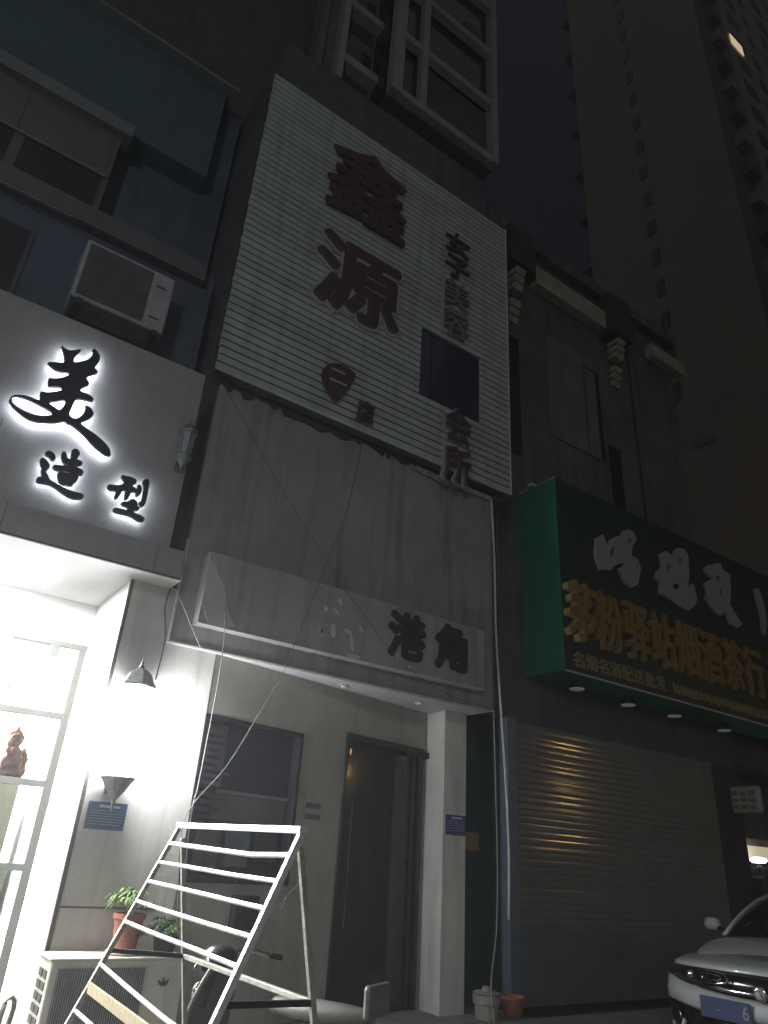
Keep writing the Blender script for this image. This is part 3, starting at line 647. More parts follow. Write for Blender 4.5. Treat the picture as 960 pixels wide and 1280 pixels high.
for px, py0, py1 in ((650, 335, 392), (775, 424, 472)):
    a_ = PY(px, py0, 6.55); b_ = PY(px - 4, py1, 6.55)
    br = MB().box(a_.x - .32, a_.x + .3, 6.45, 6.79, a_.z + .0, 11.86)
    bo = br.build('cornice_bracket', M['cladback'], rb)
    nn = 7
    for i in range(nn):
        if i == 3: continue
        rr = MB(); z = a_.z + (b_.z - a_.z) * (i + .2) / nn; zt = a_.z + (b_.z - a_.z) * (i + .85) / nn
        y0 = 6.5 + .035 * i
        rr.add([(a_.x - .12, 6.79, z), (a_.x - .12, y0, z), (a_.x + .12, y0, z), (a_.x + .12, 6.79, z), (a_.x - .12, 6.79, zt), (a_.x - .12, y0 + .05, zt), (a_.x + .12, y0 + .05, zt), (a_.x + .12, 6.79, zt)], [(0, 1, 2, 3), (4, 7, 6, 5), (0, 4, 5, 1), (1, 5, 6, 2), (2, 6, 7, 3), (3, 7, 4, 0)])
        rr.build('carved_rib', M['coping'], bo, bevel=.01)
pa = PY(682, 418, 6.78); pb = PY(742, 462, 6.78); pc = PY(735, 560, 6.78)
MB().box(pa.x, pb.x, 6.77, 6.797, 8.0, pa.z).build('render_patch', M['oldlight'], rb)
for px, py, w_, z0_, z1_ in ((741, 500, .42, 8.05, 9.9), (770, 600, .40, 7.0, 8.4), (640, 470, .35, 7.3, 9.6)):
    p = PY(px, py, 6.79); w = MB().box(p.x - w_ / 2, p.x + w_ / 2, 6.785, 6.7985, z0_, z1_).build('window', M['darkglass'], rb)
    MB().box(p.x - w_ / 2 - .05, p.x - w_ / 2, 6.74, 6.798, z0_ - .05, z1_ + .05).box(p.x - w_ / 2, p.x + w_ / 2, 6.74, 6.798, z1_, z1_ + .05).build('frame', M['oldwall'], w)
MB().tube([(6.35, 6.75, 3.8), (6.35, 6.75, 11.2)], .035).build('drain_pipe', M['darkwall'], rb)
MB().tube([(10.2, 6.75, 6.6), (10.2, 6.75, 11.0)], .04).build('drain_pipe', M['darkwall'], rb)

# green sign box
gs = thing('shop_sign', (9, 6.0, 3.78), 'large dark green shop sign with gold and white characters over the shutter', 'shop sign')
MB().box(6.985, 15.5, 6.075, 6.79, 3.79, 6.60).build('sign_box', M['green'], gs, bevel=.004)
MB().box(7.0, 15.5, 6.052, 6.073, 3.80, 6.59).build('sign_face', M['greendark'], gs)
MB().tube([(6.982, 6.06, 6.605), (6.982, 6.79, 6.605)], .008, 5).box(6.9, 6.98, 6.45, 6.52, 6.60, 6.64).build('edge_trim', mat('pale_green_trim', (.35, .6, .52), .4, var=.1), gs)
MB().box(6.99, 15.5, 6.04, 6.078, 3.775, 3.788).build('bottom_trim', M['steel'], gs)
for pt in ((721, 860), (785, 880), (843, 894), (905, 912)):
    p = PZ(pt[0], pt[1], 3.71)
    d = MB().lathe((p.x, p.y, 3.70), [(.09, 0), (.105, .01), (.105, .06), (.09, .086)], 20).build('downlight', M['darkmetal'], gs)
    MB().lathe((p.x, p.y, 3.682), [(.07, 0), (.10, .006), (.10, .017)], 20).build('lens', M['lensoff'], d)
WL = [[(170,85),(200,65),(215,110),(225,120),(235,90),(260,75),(285,75),(295,50),(320,42),(345,60),(355,90),(335,120),(330,165),(360,180),(375,220),(360,300),(330,312),(305,290),(275,225),(300,205),(290,195),(245,215),(235,232),(190,228),(165,160)],
 [(465,155),(490,142),(515,160),(515,185),(540,130),(570,130),(592,160),(598,250),(590,310),(600,330),(605,295),(620,300),(635,370),(620,400),(590,418),(550,395),(500,360),(465,340),(465,290),(440,265),(455,235),(475,210)],
 [(675,215),(695,205),(715,225),(715,200),(740,198),(755,230),(785,250),(790,330),(785,390),(840,480),(820,500),(790,480),(765,420),(740,445),(715,420),(675,360),(685,330),(670,290),(705,270),(670,235)],
 [(905,315),(920,320),(945,400),(955,470),(950,530),(940,520),(930,430),(905,340)]]
WH = {0: [[(232,150),(240,128),(252,120),(256,140),(246,170),(236,178)], [(312,92),(322,78),(330,92),(322,112),(314,112)]],
      1: [[(492,215),(505,200),(514,210),(506,240),(494,245)], [(545,180),(560,170),(566,190),(552,205)], [(520,300),(545,290),(560,305),(545,322),(525,318)]],
      2: [[(718,262),(735,255),(742,272),(728,285)], [(735,320),(752,315),(756,345),(740,350)]], 3: []}
for i, w in enumerate(WL):
    pl = traced([w], 700, 650, 3.692, 5.995, 0) + (traced(WH[i], 700, 650, 3.692, 5.995, 1) if WH[i] else []); vs, fs = curvemesh(pl, .05)
    MB().add([(x_, y + 5.995, z_) for x_, y, z_ in vs], fs).build('white_character', M['whiteletter'], gs)
for i, ch in enumerate('茅粉驿站烟酒茶行'):
    x0 = 6.99 + i * .605
    dep = .10 if i == 0 else .055
    v, f = glyph(ch, x0, x0 + .575, 4.185 + .0 * i, 5.03, 6.05 - dep, dep - .002, .024)
    o = MB().add(v, f).build('gold_character', M['gold'], gs)
    two_tone(o, M['goldlit'] if i == 0 else M['gold'])  # only the first letter's sides get the painted-in lit gold
x0 = 7.12
for ch in '名烟名酒配送批发':
    v, f = glyph(ch, x0, x0 + .225, 3.86, 4.07, 6.035, .012, .03); MB().add(v, f).build('small_character', M['yellowtext'], gs); x0 += .247
b = MB(); x = 9.25
while x < 12.5:
    w_ = random.uniform(.04, .09); z_ = random.choice([0, .02]); b.box(x, x + w_, 6.04, 6.050, 3.87 + z_, 3.99); b.box(x, x + w_ * .5, 6.04, 6.050, 3.99, 4.02); x += w_ + .025
b.build('small_print', M['yellowtext'], gs)

# projecting sign
pj = thing('projecting_sign', (11.5, 6.55, 2.45), 'small pale rounded box sign projecting from the wall right of the shutter', 'projecting sign')
MB().box(11.5, 11.60, 6.25, 6.93, 2.47, 2.87).build('sign_box', M['boxsign'], pj, bevel=.05)
b = MB()
for i in range(4):
    for j in range(3):
        y0 = 6.33 + i * .14; b.box(11.494, 11.4985, y0, y0 + .1, 2.53 + j * .1, 2.53 + j * .1 + random.uniform(.04, .075))
b.build('printed_mark', M['redfaded'], pj)
MB().tube([(11.55, 6.9, 2.67), (11.55, 7.02, 2.67)], .02).build('arm', M['darkmetal'], pj)

# next unit under the sign's far end and the lit shop beyond
nx = thing('far_shop_row', (17, 7, 0), 'unlit low shop row beyond the shutter at the right edge of the photo', 'building')
MB().box(11.76, 19.0, 7.6, 12.0, 0.0, 6.5).build('wall', M['darkwall'], nx)
MB().box(11.76, 19.0, 6.9, 7.598, 3.3, 6.5).build('upper_wall', M['darkwall'], nx)
MB().box(14.2, 14.5, 6.9, 7.598, 0.0, 3.3).build('shop_pier', M['darkwall'], nx)
ls = thing('lit_display', (12.6, 7.3, 1.6), 'small pale lit panel above a dark counter in the far shop at the right edge', 'display')
p = PY(927, 1055, 7.3); p2 = PY(985, 1068, 7.3)
MB().box(p.x, p2.x, 7.3, 7.36, p.z - .22, p.z - .01).build('lit_panel', M['litpanel'], ls)
MB().box(p.x - .05, p2.x, 7.28, 7.4, p.z, p.z + .10).build('panel_header', M['coping'], ls)
MB().box(p.x + .1, p2.x + .4, 7.1, 7.5, .01, p.z - .35).build('counter', M['cladback'], ls, bevel=.01)
p = PY(948, 1075, 7.1)
lmp = thing('oval_lamp', (p.x, p.y, p.z), 'bright white oval lamp in the far shop at the right edge', 'lamp')
MB().lathe((p.x, p.y, p.z), [(.03, -.05), (.10, -.045), (.135, -.01), (.12, .03), (.05, .045)], 18).build('glass', M['litlamp'], lmp, smooth=True)
MB().lathe((p.x, p.y, p.z - .1), [(.05, 0), (.02, .01), (.015, .05)], 12).build('stand', M['darkmetal'], lmp)
p = PY(942, 1096, 7.05)
tag(MB().box(p.x - .12, p.x + .14, 6.95, 7.08, p.z - .02, p.z + .02).build('tray', M['coping'], None, bevel=.005), 'small pale tray on the dark counter under the far oval lamp', 'tray')

# ------------------------------------------------------------------ apartment block with glazed bays above
ap = thing('apartment_building', (2, 8.1, 0), 'dark apartment block with beige framed glazed bay rising above the slatted sign', 'building')
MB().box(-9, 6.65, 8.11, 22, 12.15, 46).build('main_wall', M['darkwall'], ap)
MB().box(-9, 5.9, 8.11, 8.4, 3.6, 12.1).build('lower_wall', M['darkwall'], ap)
BZ = 14.18; FH = 1.80
MB().box(4.2, 6.88, 7.25, 8.1, BZ + .02, 30).build('bay_core', M['darkglass'], ap)
for i in range(8):
    z = BZ + i * 1.76
    cu_ = MB().box(5.06, 6.74, 7.2, 7.24, z + .2, z + 1.66).build('bay_window', M['darkglass'] if i % 3 else M['curtain'], ap)
    if i % 2 == 0: MB().box(5.1 + .5 * (i % 3), 6.6, 7.16, 7.195, z + .3, z + .8).build('curtain', M['curtain'], cu_)
    MB().box(4.47, 4.88, 7.2, 7.24, z + .2, z + 1.66).build('bay_window', M['darkglass'], ap)
fm = MB().box(4.22, 4.46, 7.0, 7.2, BZ, 30).box(4.89, 5.04, 7.02, 7.2, BZ, 30).box(6.75, 6.90, 7.0, 8.1, BZ, 30)
for i in range(9):
    z = BZ + i * 1.76
    fm.box(4.462, 4.888, 7.03, 7.2, z, z + .2).box(5.042, 6.748, 7.03, 7.2, z, z + .2)
fm.build('bay_frame', M['bayframe'], ap, bevel=.01)
MB().box(4.24, 6.88, 7.21, 8.1, BZ - .03, BZ + .02).build('bay_floor', M['darkwall'], ap)
# set back section on the left of the bay
MB().box(2.95, 4.19, 7.72, 8.1, BZ - .05, 30).build('setback_wall', M['bayinner'], ap)
for i in range(9):
    z = BZ + i * 1.76 + .75
    MB().box(3.35, 4.21, 7.5, 7.715, z - .1, z + .12).build('setback_ledge', M['bayframe'], ap)
    MB().box(3.4, 4.1, 7.69, 7.718, z + .25, z + .85).build('setback_window', M['darkglass'], ap)
    MB().box(3.4, 4.1, 7.69, 7.718, z - .55, z - .2).build('setback_vent', M['cladback'], ap)
MB().box(3.3, 3.42, 7.45, 7.71, BZ, 30).build('setback_post', M['bayframe'], ap)
MB().box(2.9, 3.05, 7.6, 7.71, BZ, 30).build('setback_post', M['bayinner'], ap)

# ------------------------------------------------------------------ high rise
hr = thing('high_rise', (40, 16, 0), 'tall brown residential tower with a blank side wall and one lit window', 'tower')
MB().box(40, 62, 16.1, 29.2, 0, 112).build('tower_body', M['tower'], hr)
for i in range(24):
    z = 42.2 - 3 * 3.31 + i * 3.31
    MB().box(39.88, 39.997, 22.65, 23.35, z, z + 1.5).build('window', M['towerwin'], hr)
for i in range(11):
    z = 38 + i * 6.3
    MB().box(40.3, 43, 29.2, 30.5, z, z + .3).box(40.3, 40.45, 29.2, 30.5, z + .3, z + .9).build('rear_balcony', M['towerside'], hr)
MB().box(40.1, 45.6, 15.9, 16.098, 0, 112).build('balcony_bay', M['towerside'], hr)
for i in range(30):
    z = 10 + i * 3.31
    MB().box(41.2, 45.0, 15.1, 15.898, z, z + 1.15).build('balcony', M['tower'] if i % 2 else M['towerside'], hr)
q = PY(896, 0, 15.0); q2 = PY(960, 240, 15.0)
bx = (q.x + q2.x) / 2
MB().box(bx, bx + 16, 15.0, 20, 0, PY(935, 8, 15.0).z + 6).build('front_block', M['towerbrown'], hr)
for c_ in range(4):
    for i in range(18):
        z = 38 + i * 3.31
        if PY(0, 0, 1) and z > 112: continue
        x = bx + 1.2 + c_ * 3.4
        lit = False
        MB().box(x, x + (1.9 if c_ % 2 == 0 else .9), 14.93, 14.998, z, z + 1.5).build('window', M['towerwin'], hr)
lw = PY(921, 56, 14.9)
MB().box(lw.x - .95, lw.x + .95, 14.88, 14.925, lw.z - .7, lw.z + .7).build('lit_window', M['litwin'], hr)
wp = PX(880, 551, 39.9)
MB().box(39.9, 39.99, wp.y - .8, wp.y + .8, wp.z - .25, wp.z + .2).build('wall_plaque', M['ledge'], hr)

# ------------------------------------------------------------------ street furniture in front
# A frame rack
rk = thing('metal_rack', (1.46, 3.3, 0), 'leaning pale metal A frame rack with many rungs in front of the shop', 'rack')
T1 = Vector((1.48, 3.955, 1.558)); T2 = Vector((1.46, 2.605, 1.54)); w = Vector((-.0375, .0015, -.0885))
def bar(mb, a, b, wd, th, upv=Vector((0, 0, 1))):
    a = Vector(a); b = Vector(b); d = (b - a).normalized(); s_ = d.cross(upv).normalized(); u_ = s_.cross(d).normalized()
    q = [a + s_ * wd / 2 + u_ * th / 2, a - s_ * wd / 2 + u_ * th / 2, a - s_ * wd / 2 - u_ * th / 2, a + s_ * wd / 2 - u_ * th / 2]
    return mb.hexa(*q, b - a)
bar(MB(), T1 + Vector((0, .012, 0)), T2 - Vector((0, .012, 0)), .03, .026).build('top_bar', M['steel'], rk, bevel=.002)
bar(MB(), T1 - Vector((0, 0, .014)), T1 + w * 17.4, .022, .022, Vector((1, 0, 0))).build('rail', M['oldsteel'], rk, bevel=.002)
bar(MB(), T2 - Vector((0, 0, .014)), T2 + w * 17.2, .024, .024, Vector((1, 0, 0))).build('rail', M['steel'], rk, bevel=.002)
for i in range(1, 17):
    if i == 6: continue
    a = T1 + w * i; b = T2 + w * i
    if i == 7: b = b + w * .45
    if i == 8: bar(MB(), a, b, .012, .045).build('rung', M['wood'], rk, bevel=.002); continue
    if i == 1: MB().tube([a, a + (b - a) * .75 + Vector((0, 0, -.012)), b], .011, 8).build('rung', M['steel'], rk); continue
    MB().tube([a, a + (b - a) * .3 + Vector((0, 0, random.uniform(-.005, .003))), a + (b - a) * .7 + Vector((random.uniform(-.003, .003), 0, random.uniform(-.006, .003))), b], .0092, 8).build('rung', M['steel'], rk)
bl0 = Vector((1.507, 3.95, 1.50)); bl1 = Vector((1.507 + .206 * 1.5, 3.95, .0)); br0 = Vector((1.463, 2.61, 1.485)); br1 = Vector((1.463 + .228 * 1.485, 2.61, 0))
bar(MB(), bl0, bl1, .022, .022, Vector((1, 0, 0))).build('back_leg', M['oldsteel'], rk, bevel=.002)
bar(MB(), br0, br1, .022, .022, Vector((1, 0, 0))).build('back_leg', M['oldsteel'], rk, bevel=.002)
k1 = bl0 + (bl1 - bl0) * (.53 / 1.5); k2 = br0 + (br1 - br0) * (.5 / 1.485)
bar(MB(), k1, k2, .02, .02).build('brace', M['oldsteel'], rk, bevel=.002)
f1 = T1 + w * 6.35; f2 = T2 + w * 6.2
bar(MB(), f1, k1, .02, .02).build('brace', M['darkmetal'], rk); bar(MB(), f2, k2 - Vector((0, 0, .0)), .02, .02).build('brace', M['darkmetal'], rk)

# outdoor AC unit on the step
az = .72
au = thing('air_conditioner', (1.95, 6.0, .11), 'cream outdoor air conditioner on the step carrying two potted plants', 'air conditioner')
MB().box(1.47, 2.42, 5.86, 6.22, .17, az).build('casing', M['whiteplastic'], au, bevel=.012)
MB().box(1.455, 2.435, 5.845, 6.235, az - .002, az + .012).build('top_cover', M['whiteplastic'], au, bevel=.004)
MB().box(1.52, 2.12, 5.852, 5.8585, .22, az - .05).build('fan_opening', M['acdark'], au)
gr = MB(); xx = 1.525
while xx < 2.12: gr.box(xx, xx + .004, 5.846, 5.851, .22, az - .05); xx += .016
gr.build('front_grille', M['acgrey'], au)
sd = MB()
for j in range(2):
    for i in range(7): sd.box(1.462, 1.4695, 5.92 + j * .12, 6.01 + j * .12, .2 + i * .068, .245 + i * .068)
sd.build('side_vent', M['acdark'], au)
for x_ in (1.5, 2.32): MB().box(x_, x_ + .06, 5.87, 6.2, .11, .168).build('foot', M['darkmetal'], au)
# emblem is a small raised leaf mark on the right of the casing
lf = MB()
for a_ in (-.7, 0, .7):
    d_ = Vector((math.sin(a_), 0, math.cos(a_))); q_ = Vector((d_.z, 0, -d_.x)) * .011; o_ = Vector((2.27, 5.852, .545)); lf.hexa(o_ + d_ * .008, o_ + d_ * .035 + q_, o_ + d_ * .065, o_ + d_ * .035 - q_, (0, .006, 0))
lf.build('badge', M['acdark'], au)

def leaf_cluster(mb, c, L, n, droop=.5, wdt=.02, up=.5, seed=1, lob=3):
    rnd = random.Random(seed)
    for i in range(n):
        a = rnd.uniform(0, 6.283); el = rnd.uniform(up - .4, up + .5); ln = L * rnd.uniform(.6, 1.1)
        d = Vector((math.cos(a) * math.cos(el), math.sin(a) * math.cos(el), math.sin(el)))
        stem = [c, c + d * ln * .5, c + d * ln * .85 + Vector((0, 0, -droop * ln * .12))]
        mb.tube(stem, .0022, 4, .001)
        tip = stem[-1]
        for k in range(lob * 2 + 1):
            b = a + (k - lob) * .5; dd_ = Vector((math.cos(b), math.sin(b), rnd.uniform(-.5, .25))).normalized(); ll = ln * rnd.uniform(.3, .45)
            sd_ = dd_.cross(Vector((0, 0, 1))).normalized() * wdt * rnd.uniform(.6, 1)
            m1 = tip + dd_ * ll * .5 + Vector((0, 0, .006)); e = tip + dd_ * ll + Vector((0, 0, -droop * ll * .4))
            mb.add([tip, m1 - sd_, e, m1 + sd_, m1 + Vector((0, 0, -.004))], [(0, 1, 4), (1, 2, 4), (2, 3, 4), (3, 0, 4)])
px_, py_ = 1.995, 6.03
pt = thing('potted_plant', (px_, py_, az + .014), 'terracotta pot with a pale green leafy plant on the cream air conditioner', 'potted plant')
MB().lathe((px_, py_, az + .014), [(.115, 0), (.125, .004), (.13, .02), (.11, .016)], 20).build('saucer', M['whiteplastic'], pt, smooth=True)
MB().lathe((px_, py_, az + .03), [(.075, 0), (.082, .01), (.105, .205), (.118, .21), (.118, .245), (.104, .245), (.10, .215)], 24).build('pot', M['terracotta'], pt, smooth=False)
MB().lathe((px_, py_, az + .235), [(.098, 0), (.06, .008), (.01, .01)], 18).build('soil', M['soil'], pt)
m_ = MB(); leaf_cluster(m_, Vector((px_, py_, az + .24)), .26, 15, .9, .018, .95, 3)
leaf_cluster(m_, Vector((px_ + .02, py_, az + .30)), .15, 10, .9, .015, .8, 5)
m_.build('foliage', M['leafA'], pt)
px_, py_ = 2.29, 6.0
pt = thing('potted_plant', (px_, py_, az + .014), 'small dark pot with drooping dark leaves behind the metal rack', 'potted plant')
MB().lathe((px_, py_, az + .014), [(.07, 0), (.078, .01), (.092, .10), (.10, .105), (.10, .125), (.088, .125)], 8).build('pot', M['potdark'], pt)
m_ = MB(); leaf_cluster(m_, Vector((px_ - .08, py_, az + .13)), .17, 20, .9, .022, .6, 9); m_.build('foliage', M['leafB'], pt)
m_ = MB(); leaf_cluster(m_, Vector((px_ + .03, py_, az + .14)), .16, 9, .9, .018, .8, 12); m_.build('young_leaves', M['leafA'], pt)

# hooked bar at bottom left
p0 = PY(2, 1275, 5.3); hk = MB()
ctr = [PY(*q_, 5.3) for q_ in ((-4, 1290), (0, 1272), (6, 1255), (10, 1248), (15, 1246), (18, 1251), (17, 1260), (12, 1275), (6, 1292))]
ctr = [Vector((ctr[0].x - .12, 5.3, .005))] + ctr + [Vector((ctr[-1].x - .1, 5.3, .005))]
tag(hk.tube(ctr, .014, 8).build('hooped_bar', M['oldsteel'], None, smooth=True), 'bent grey metal hoop standing at the bottom left by the salon', 'barrier')

# scooters (stand between rack and niche)
def scooter(loc, rz, paint, label):
    t = thing('motor_scooter', loc, label, 'scooter', None, True, rz)
    def Bd(mb, n_, m_, **k): return mb.build(n_, m_, t, **k)
    for x in (.62, -.55):
        wv = MB(); wv.v = []; 
        prof = [(.17, -.05), (.215, -.045), (.225, 0), (.215, .045), (.17, .05)]
        m2 = MB(); n_ = 24
        vs = []; fs = []
        for r_, y_ in prof:
            for k in range(n_): a_ = 2 * math.pi * k / n_; vs.append((x + r_ * math.cos(a_), y_, .225 + r_ * math.sin(a_)))
        for i in range(4):
            for k in range(n_): fs.append((i * n_ + k, i * n_ + (k + 1) % n_, (i + 1) * n_ + (k + 1) % n_, (i + 1) * n_ + k))
        wo_ = Bd(m2.add(vs, fs), 'wheel', M['rubber'], smooth=True)
        vs = []; 
        for y_ in (-.03, .03):
            for k in range(n_): a_ = 2 * math.pi * k / n_; vs.append((x + .172 * math.cos(a_), y_, .225 + .172 * math.sin(a_)))
        fs = [(k, (k + 1) % n_, n_ + (k + 1) % n_, n_ + k) for k in range(n_)] + [tuple(range(n_)), tuple(reversed(range(n_, 2 * n_)))]
        MB().add(vs, fs).build('rim', M['darkmetal'], wo_)
    Bd(MB().grid([[(.40, y_ * 1.0, .30 + .0 * abs(y_)), (.46 - abs(y_) * .3, y_ * 1.0, .55), (.42 - abs(y_) * .4, y_ * .9, .80), (.34 - abs(y_) * .3, y_ * .45, .97)] for y_ in (-.24, -.19, -.1, 0, .1, .19, .24)]), 'front_shield', M['scooterwhite'], smooth=True, subsurf=2).modifiers.new('solid', 'SOLIDIFY').thickness = .03
    Bd(MB().grid([[(.40, y_, .42), (.62, y_, .475), (.82, y_ * .6, .40), (.86, y_ * .3, .30)] for y_ in (-.075, -.05, 0, .05, .075)]), 'front_fender', paint, smooth=True, subsurf=1).modifiers.new('solid', 'SOLIDIFY').thickness = .02
    Bd(MB().box(-.25, .4, -.15, .15, .27, .33), 'floorboard', M['scooterdark'], bevel=.02)
    Bd(MB().grid([[(-.25, y_ * .8, .33), (-.28, y_, .55), (-.22, y_ * .8, .72), (-.5, y_ * .8, .76), (-.85, y_ * .5, .70), (-.9, y_ * .4, .58), (-.6, y_ * .9, .38), (-.3, y_, .32)] for y_ in (-.17, -.12, 0, .12, .17)]), 'rear_body', paint, smooth=True, subsurf=2)
    Bd(MB().lathe((-.48, 0, .74), [(.1, 0), (.36, .01), (.38, .05), (.33, .09), (.05, .10)], 20, 0, 1, .38), 'seat', M['scooterwhite'], smooth=True)
    Bd(MB().tube([(.60, 0, .25), (.44, 0, .7), (.33, 0, 1.0)], .022), 'steering_column', M['darkmetal'])
    Bd(MB().tube([(.16, -.34, 1.0), (.24, -.25, 1.03), (.33, 0, 1.02), (.24, .25, 1.03), (.16, .34, 1.0)], .015), 'handlebar', M['chrome'], smooth=True)
    Bd(MB().lathe((.34, 0, .96), [(.05, -.04), (.11, 0), (.12, .06), (.07, .10), (.02, .11)], 14, 0, 1, 1.1), 'instrument_cowl', M['scooterdark'], smooth=True)
    for s_ in (-1, 1):
        Bd(MB().tube([(.16, s_ * .34, 1.0), (.12, s_ * .43, .985)], .02), 'grip', M['rubber'])
        Bd(MB().tube([(.22, s_ * .27, 1.02), (.23, s_ * .36, 1.0), (.19, s_ * .44, .98)], .006), 'brake_lever', M['chrome'], smooth=True)
    Bd(MB().tube([(-.80, 0, .74), (-.86, 0, .80), (-.88, 0, .86)], .022), 'backrest_post', M['scooterwhite'], smooth=True)
    Bd(MB().box(-.91, -.86, -.15, .15, .80, .98), 'backrest', M['scooterwhite'], bevel=.024)
    Bd(MB().lathe((.0, 0, 0), [(.02, -.02), (.07, 0), (.055, .03), (.01, .04)], 16), 'headlight', M['chrome'], smooth=True).location = (.47, 0, .78)
    for ch in t.children:
        if ch.name.startswith('headlight'): ch.rotation_euler = (0, math.radians(80), 0)
    return t
s1 = scooter((2.28, 4.40, 0), math.radians(118), M['scooterdark'], 'dark motor scooter with pale seat and small rear backrest parked behind the metal rack')
s1.scale = (.88,) * 3

# white buckets and red pot by the jamb
bk_ = thing('bucket_stack', (6.02, 6.1, .11), 'stack of two dirty grey plastic buckets at the foot of the shutter jamb', 'bucket')
b1 = PY(610, 1262, 6.3)
bx_, by_ = b1.x, 6.32
bk_.location = (bx_, by_, .11); OFF[bk_.name] = Vector((bx_, by_, .11))
MB().lathe((bx_, by_, .112), [(.11, 0), (.13, .2), (.14, .205), (.14, .225), (.12, .225)], 20).build('bucket', M['bayframe'], bk_, smooth=False)
MB().lathe((bx_, by_, .235), [(.12, 0), (.14, .01), (.14, .10), (.12, .11), (.05, .115), (.04, .15), (.0, .16)], 20).build('lid_tub', M['bayframe'], bk_, smooth=False)
rp = PY(641, 1268, 6.4)
tag(MB().lathe((rp.x, 6.4, .112), [(.09, 0), (.12, .14), (.135, .145), (.135, .17), (.12, .17), (.1, .02)], 20).build('red_pot', M['terracotta']), 'small empty red brown pot beside the white buckets at the shutter foot', 'pot')

# ------------------------------------------------------------------ cables and pipes
def cable(name, pts, r, m, label, cat='cable', group=None):
    P_ = [Vector(p) for p in pts]; q = []
    for i in range(len(P_) - 1):
        a = P_[max(i - 1, 0)]; b = P_[i]; c = P_[i + 1]; d = P_[min(i + 2, len(P_) - 1)]
        for t in range(6):
            t /= 6; q.append(.5 * ((2 * b) + (c - a) * t + (2 * a - 5 * b + 4 * c - d) * t * t + (3 * b - a - 3 * c + d) * t ** 3))
    q.append(P_[-1])
    return tag(MB().tube(q, r, 6).build(name, m, None, smooth=True), label, cat, group)
cable('cable', [PY(278, 476, 6.185), PY(340, 590, 6.17), PY(388, 668, 6.12), PY(430, 735, 6.04), PY(500, 825, 6.03), PY(560, 868, 6.03), PY(612, 885, 6.17)], .003, M['wiredark'], 'dark cable sagging from upper left to lower right across the signboard')
cable('cable', [PY(352, 848, 6.05), PY(330, 882, 6.0), PY(285, 955, 5.9), PY(243, 1003, 5.8), PY(228, 1035, 5.75), PY(224, 1080, 5.8), PY(222, 1150, 6.0)], .0045, M['wire'], 'lower part of the diagonal wire, coloured pale as lit, from the canopy edge towards the rack')  # continues the next wire; lantern light put into a paler colour
cable('cable', [PY(452, 556, 6.185), PY(433, 640, 6.17), PY(405, 712, 6.05), PY(370, 800, 6.03), PY(352, 848, 6.05)], .003, M['wiredark'], 'upper part of the diagonal wire, coloured dark as unlit, crossing the middle panel to the signboard left half')  # same wire higher up, its lack of light put into a darker colour
cable('cable', [PY(281, 762, 6.05), PY(280, 800, 6.03), PY(273, 850, 6.0), PY(258, 930, 5.95), PY(247, 985, 5.9), PY(242, 1003, 5.85), PY(236, 1040, 5.9), PY(232, 1090, 6.0)], .0045, M['wire'], 'pale wire hanging straight down beside the left window edge')
cable('cable', [PY(219, 736, 6.1), PY(230, 760, 6.0), PY(240, 785, 6.1), PY(251, 810, 6.18)], .0045, M['wire'], 'short pale wire looped from the salon canopy corner to the fascia edge')
cable('cable', [PY(213, 735, 6.28), PY(206, 760, 6.25), PY(207, 790, 6.25), PY(203, 815, 6.28), PY(194, 850, 6.29)], .006, M['wiredark'], 'dark wire hanging from the salon canopy down to the lit lantern')
cable('white_pipe', [PY(614, 624, 6.16), PY(618, 700, 6.14), PY(620, 790, 6.12), PY(625, 870, 6.05), PY(631, 960, 6.02), PY(636, 1060, 6.0), PY(636, 1150, 6.0)], .014, M['pipe'], 'long thin white pipe hanging loose in front of the roller shutter', 'pipe')
cable('cable', [PY(617, 890, 6.18), PY(620, 1000, 6.2), PY(622, 1100, 6.25), PY(620, 1170, 6.25), PY(614, 1225, 6.1), PY(616, 1262, 6.0), PY(619, 1285, 5.95)], .008, M['wire'], 'grey cable running down the blue grey jamb beside the shutter')
cable('cable', [PY(621, 640, 6.6), PY(623, 760, 6.6), PY(626, 860, 6.6)], .03, M['darkwall'], 'dark conduit in the gap between the panel and the green sign', 'pipe')
cable('cable', [W(uw1 + .05, 1.25, .1), W(uw1 - .02, 1.2, .14), W(uw1 - .12, 1.12, .14), W(uw1 - .15, 1.02, .12)], .004, M['wire'], 'small dangling wire end on the wall behind the rack')

# ------------------------------------------------------------------ car
CL = (6.515, 3.762, 0.0)
car = thing('parked_car', CL, 'white sedan with black grille and blue plate parked at the lower right', 'car', None, True, math.radians(191.5))
car.scale = (1.039,) * 3
def cpart(mb, n_, m_, par=None, **k): return mb.build(n_, m_, par or car, **k)
def xf(y): return -.42 * (abs(y) / .9) ** 2.6           # plan curve of the nose
YS = [-.9, -.86, -.78, -.66, -.5, -.34, -.17, 0, .17, .34, .5, .66, .78, .86, .9]
def strip(levels, ys=YS):
    rows = []
    for z_, dx, ws in levels: rows.append([(xf(y) + dx, y * ws, z_(y) if callable(z_) else z_) for y in ys])
    return MB().grid(rows)
hoodz = lambda y: .80 - .03 * (abs(y) / .9) ** 2
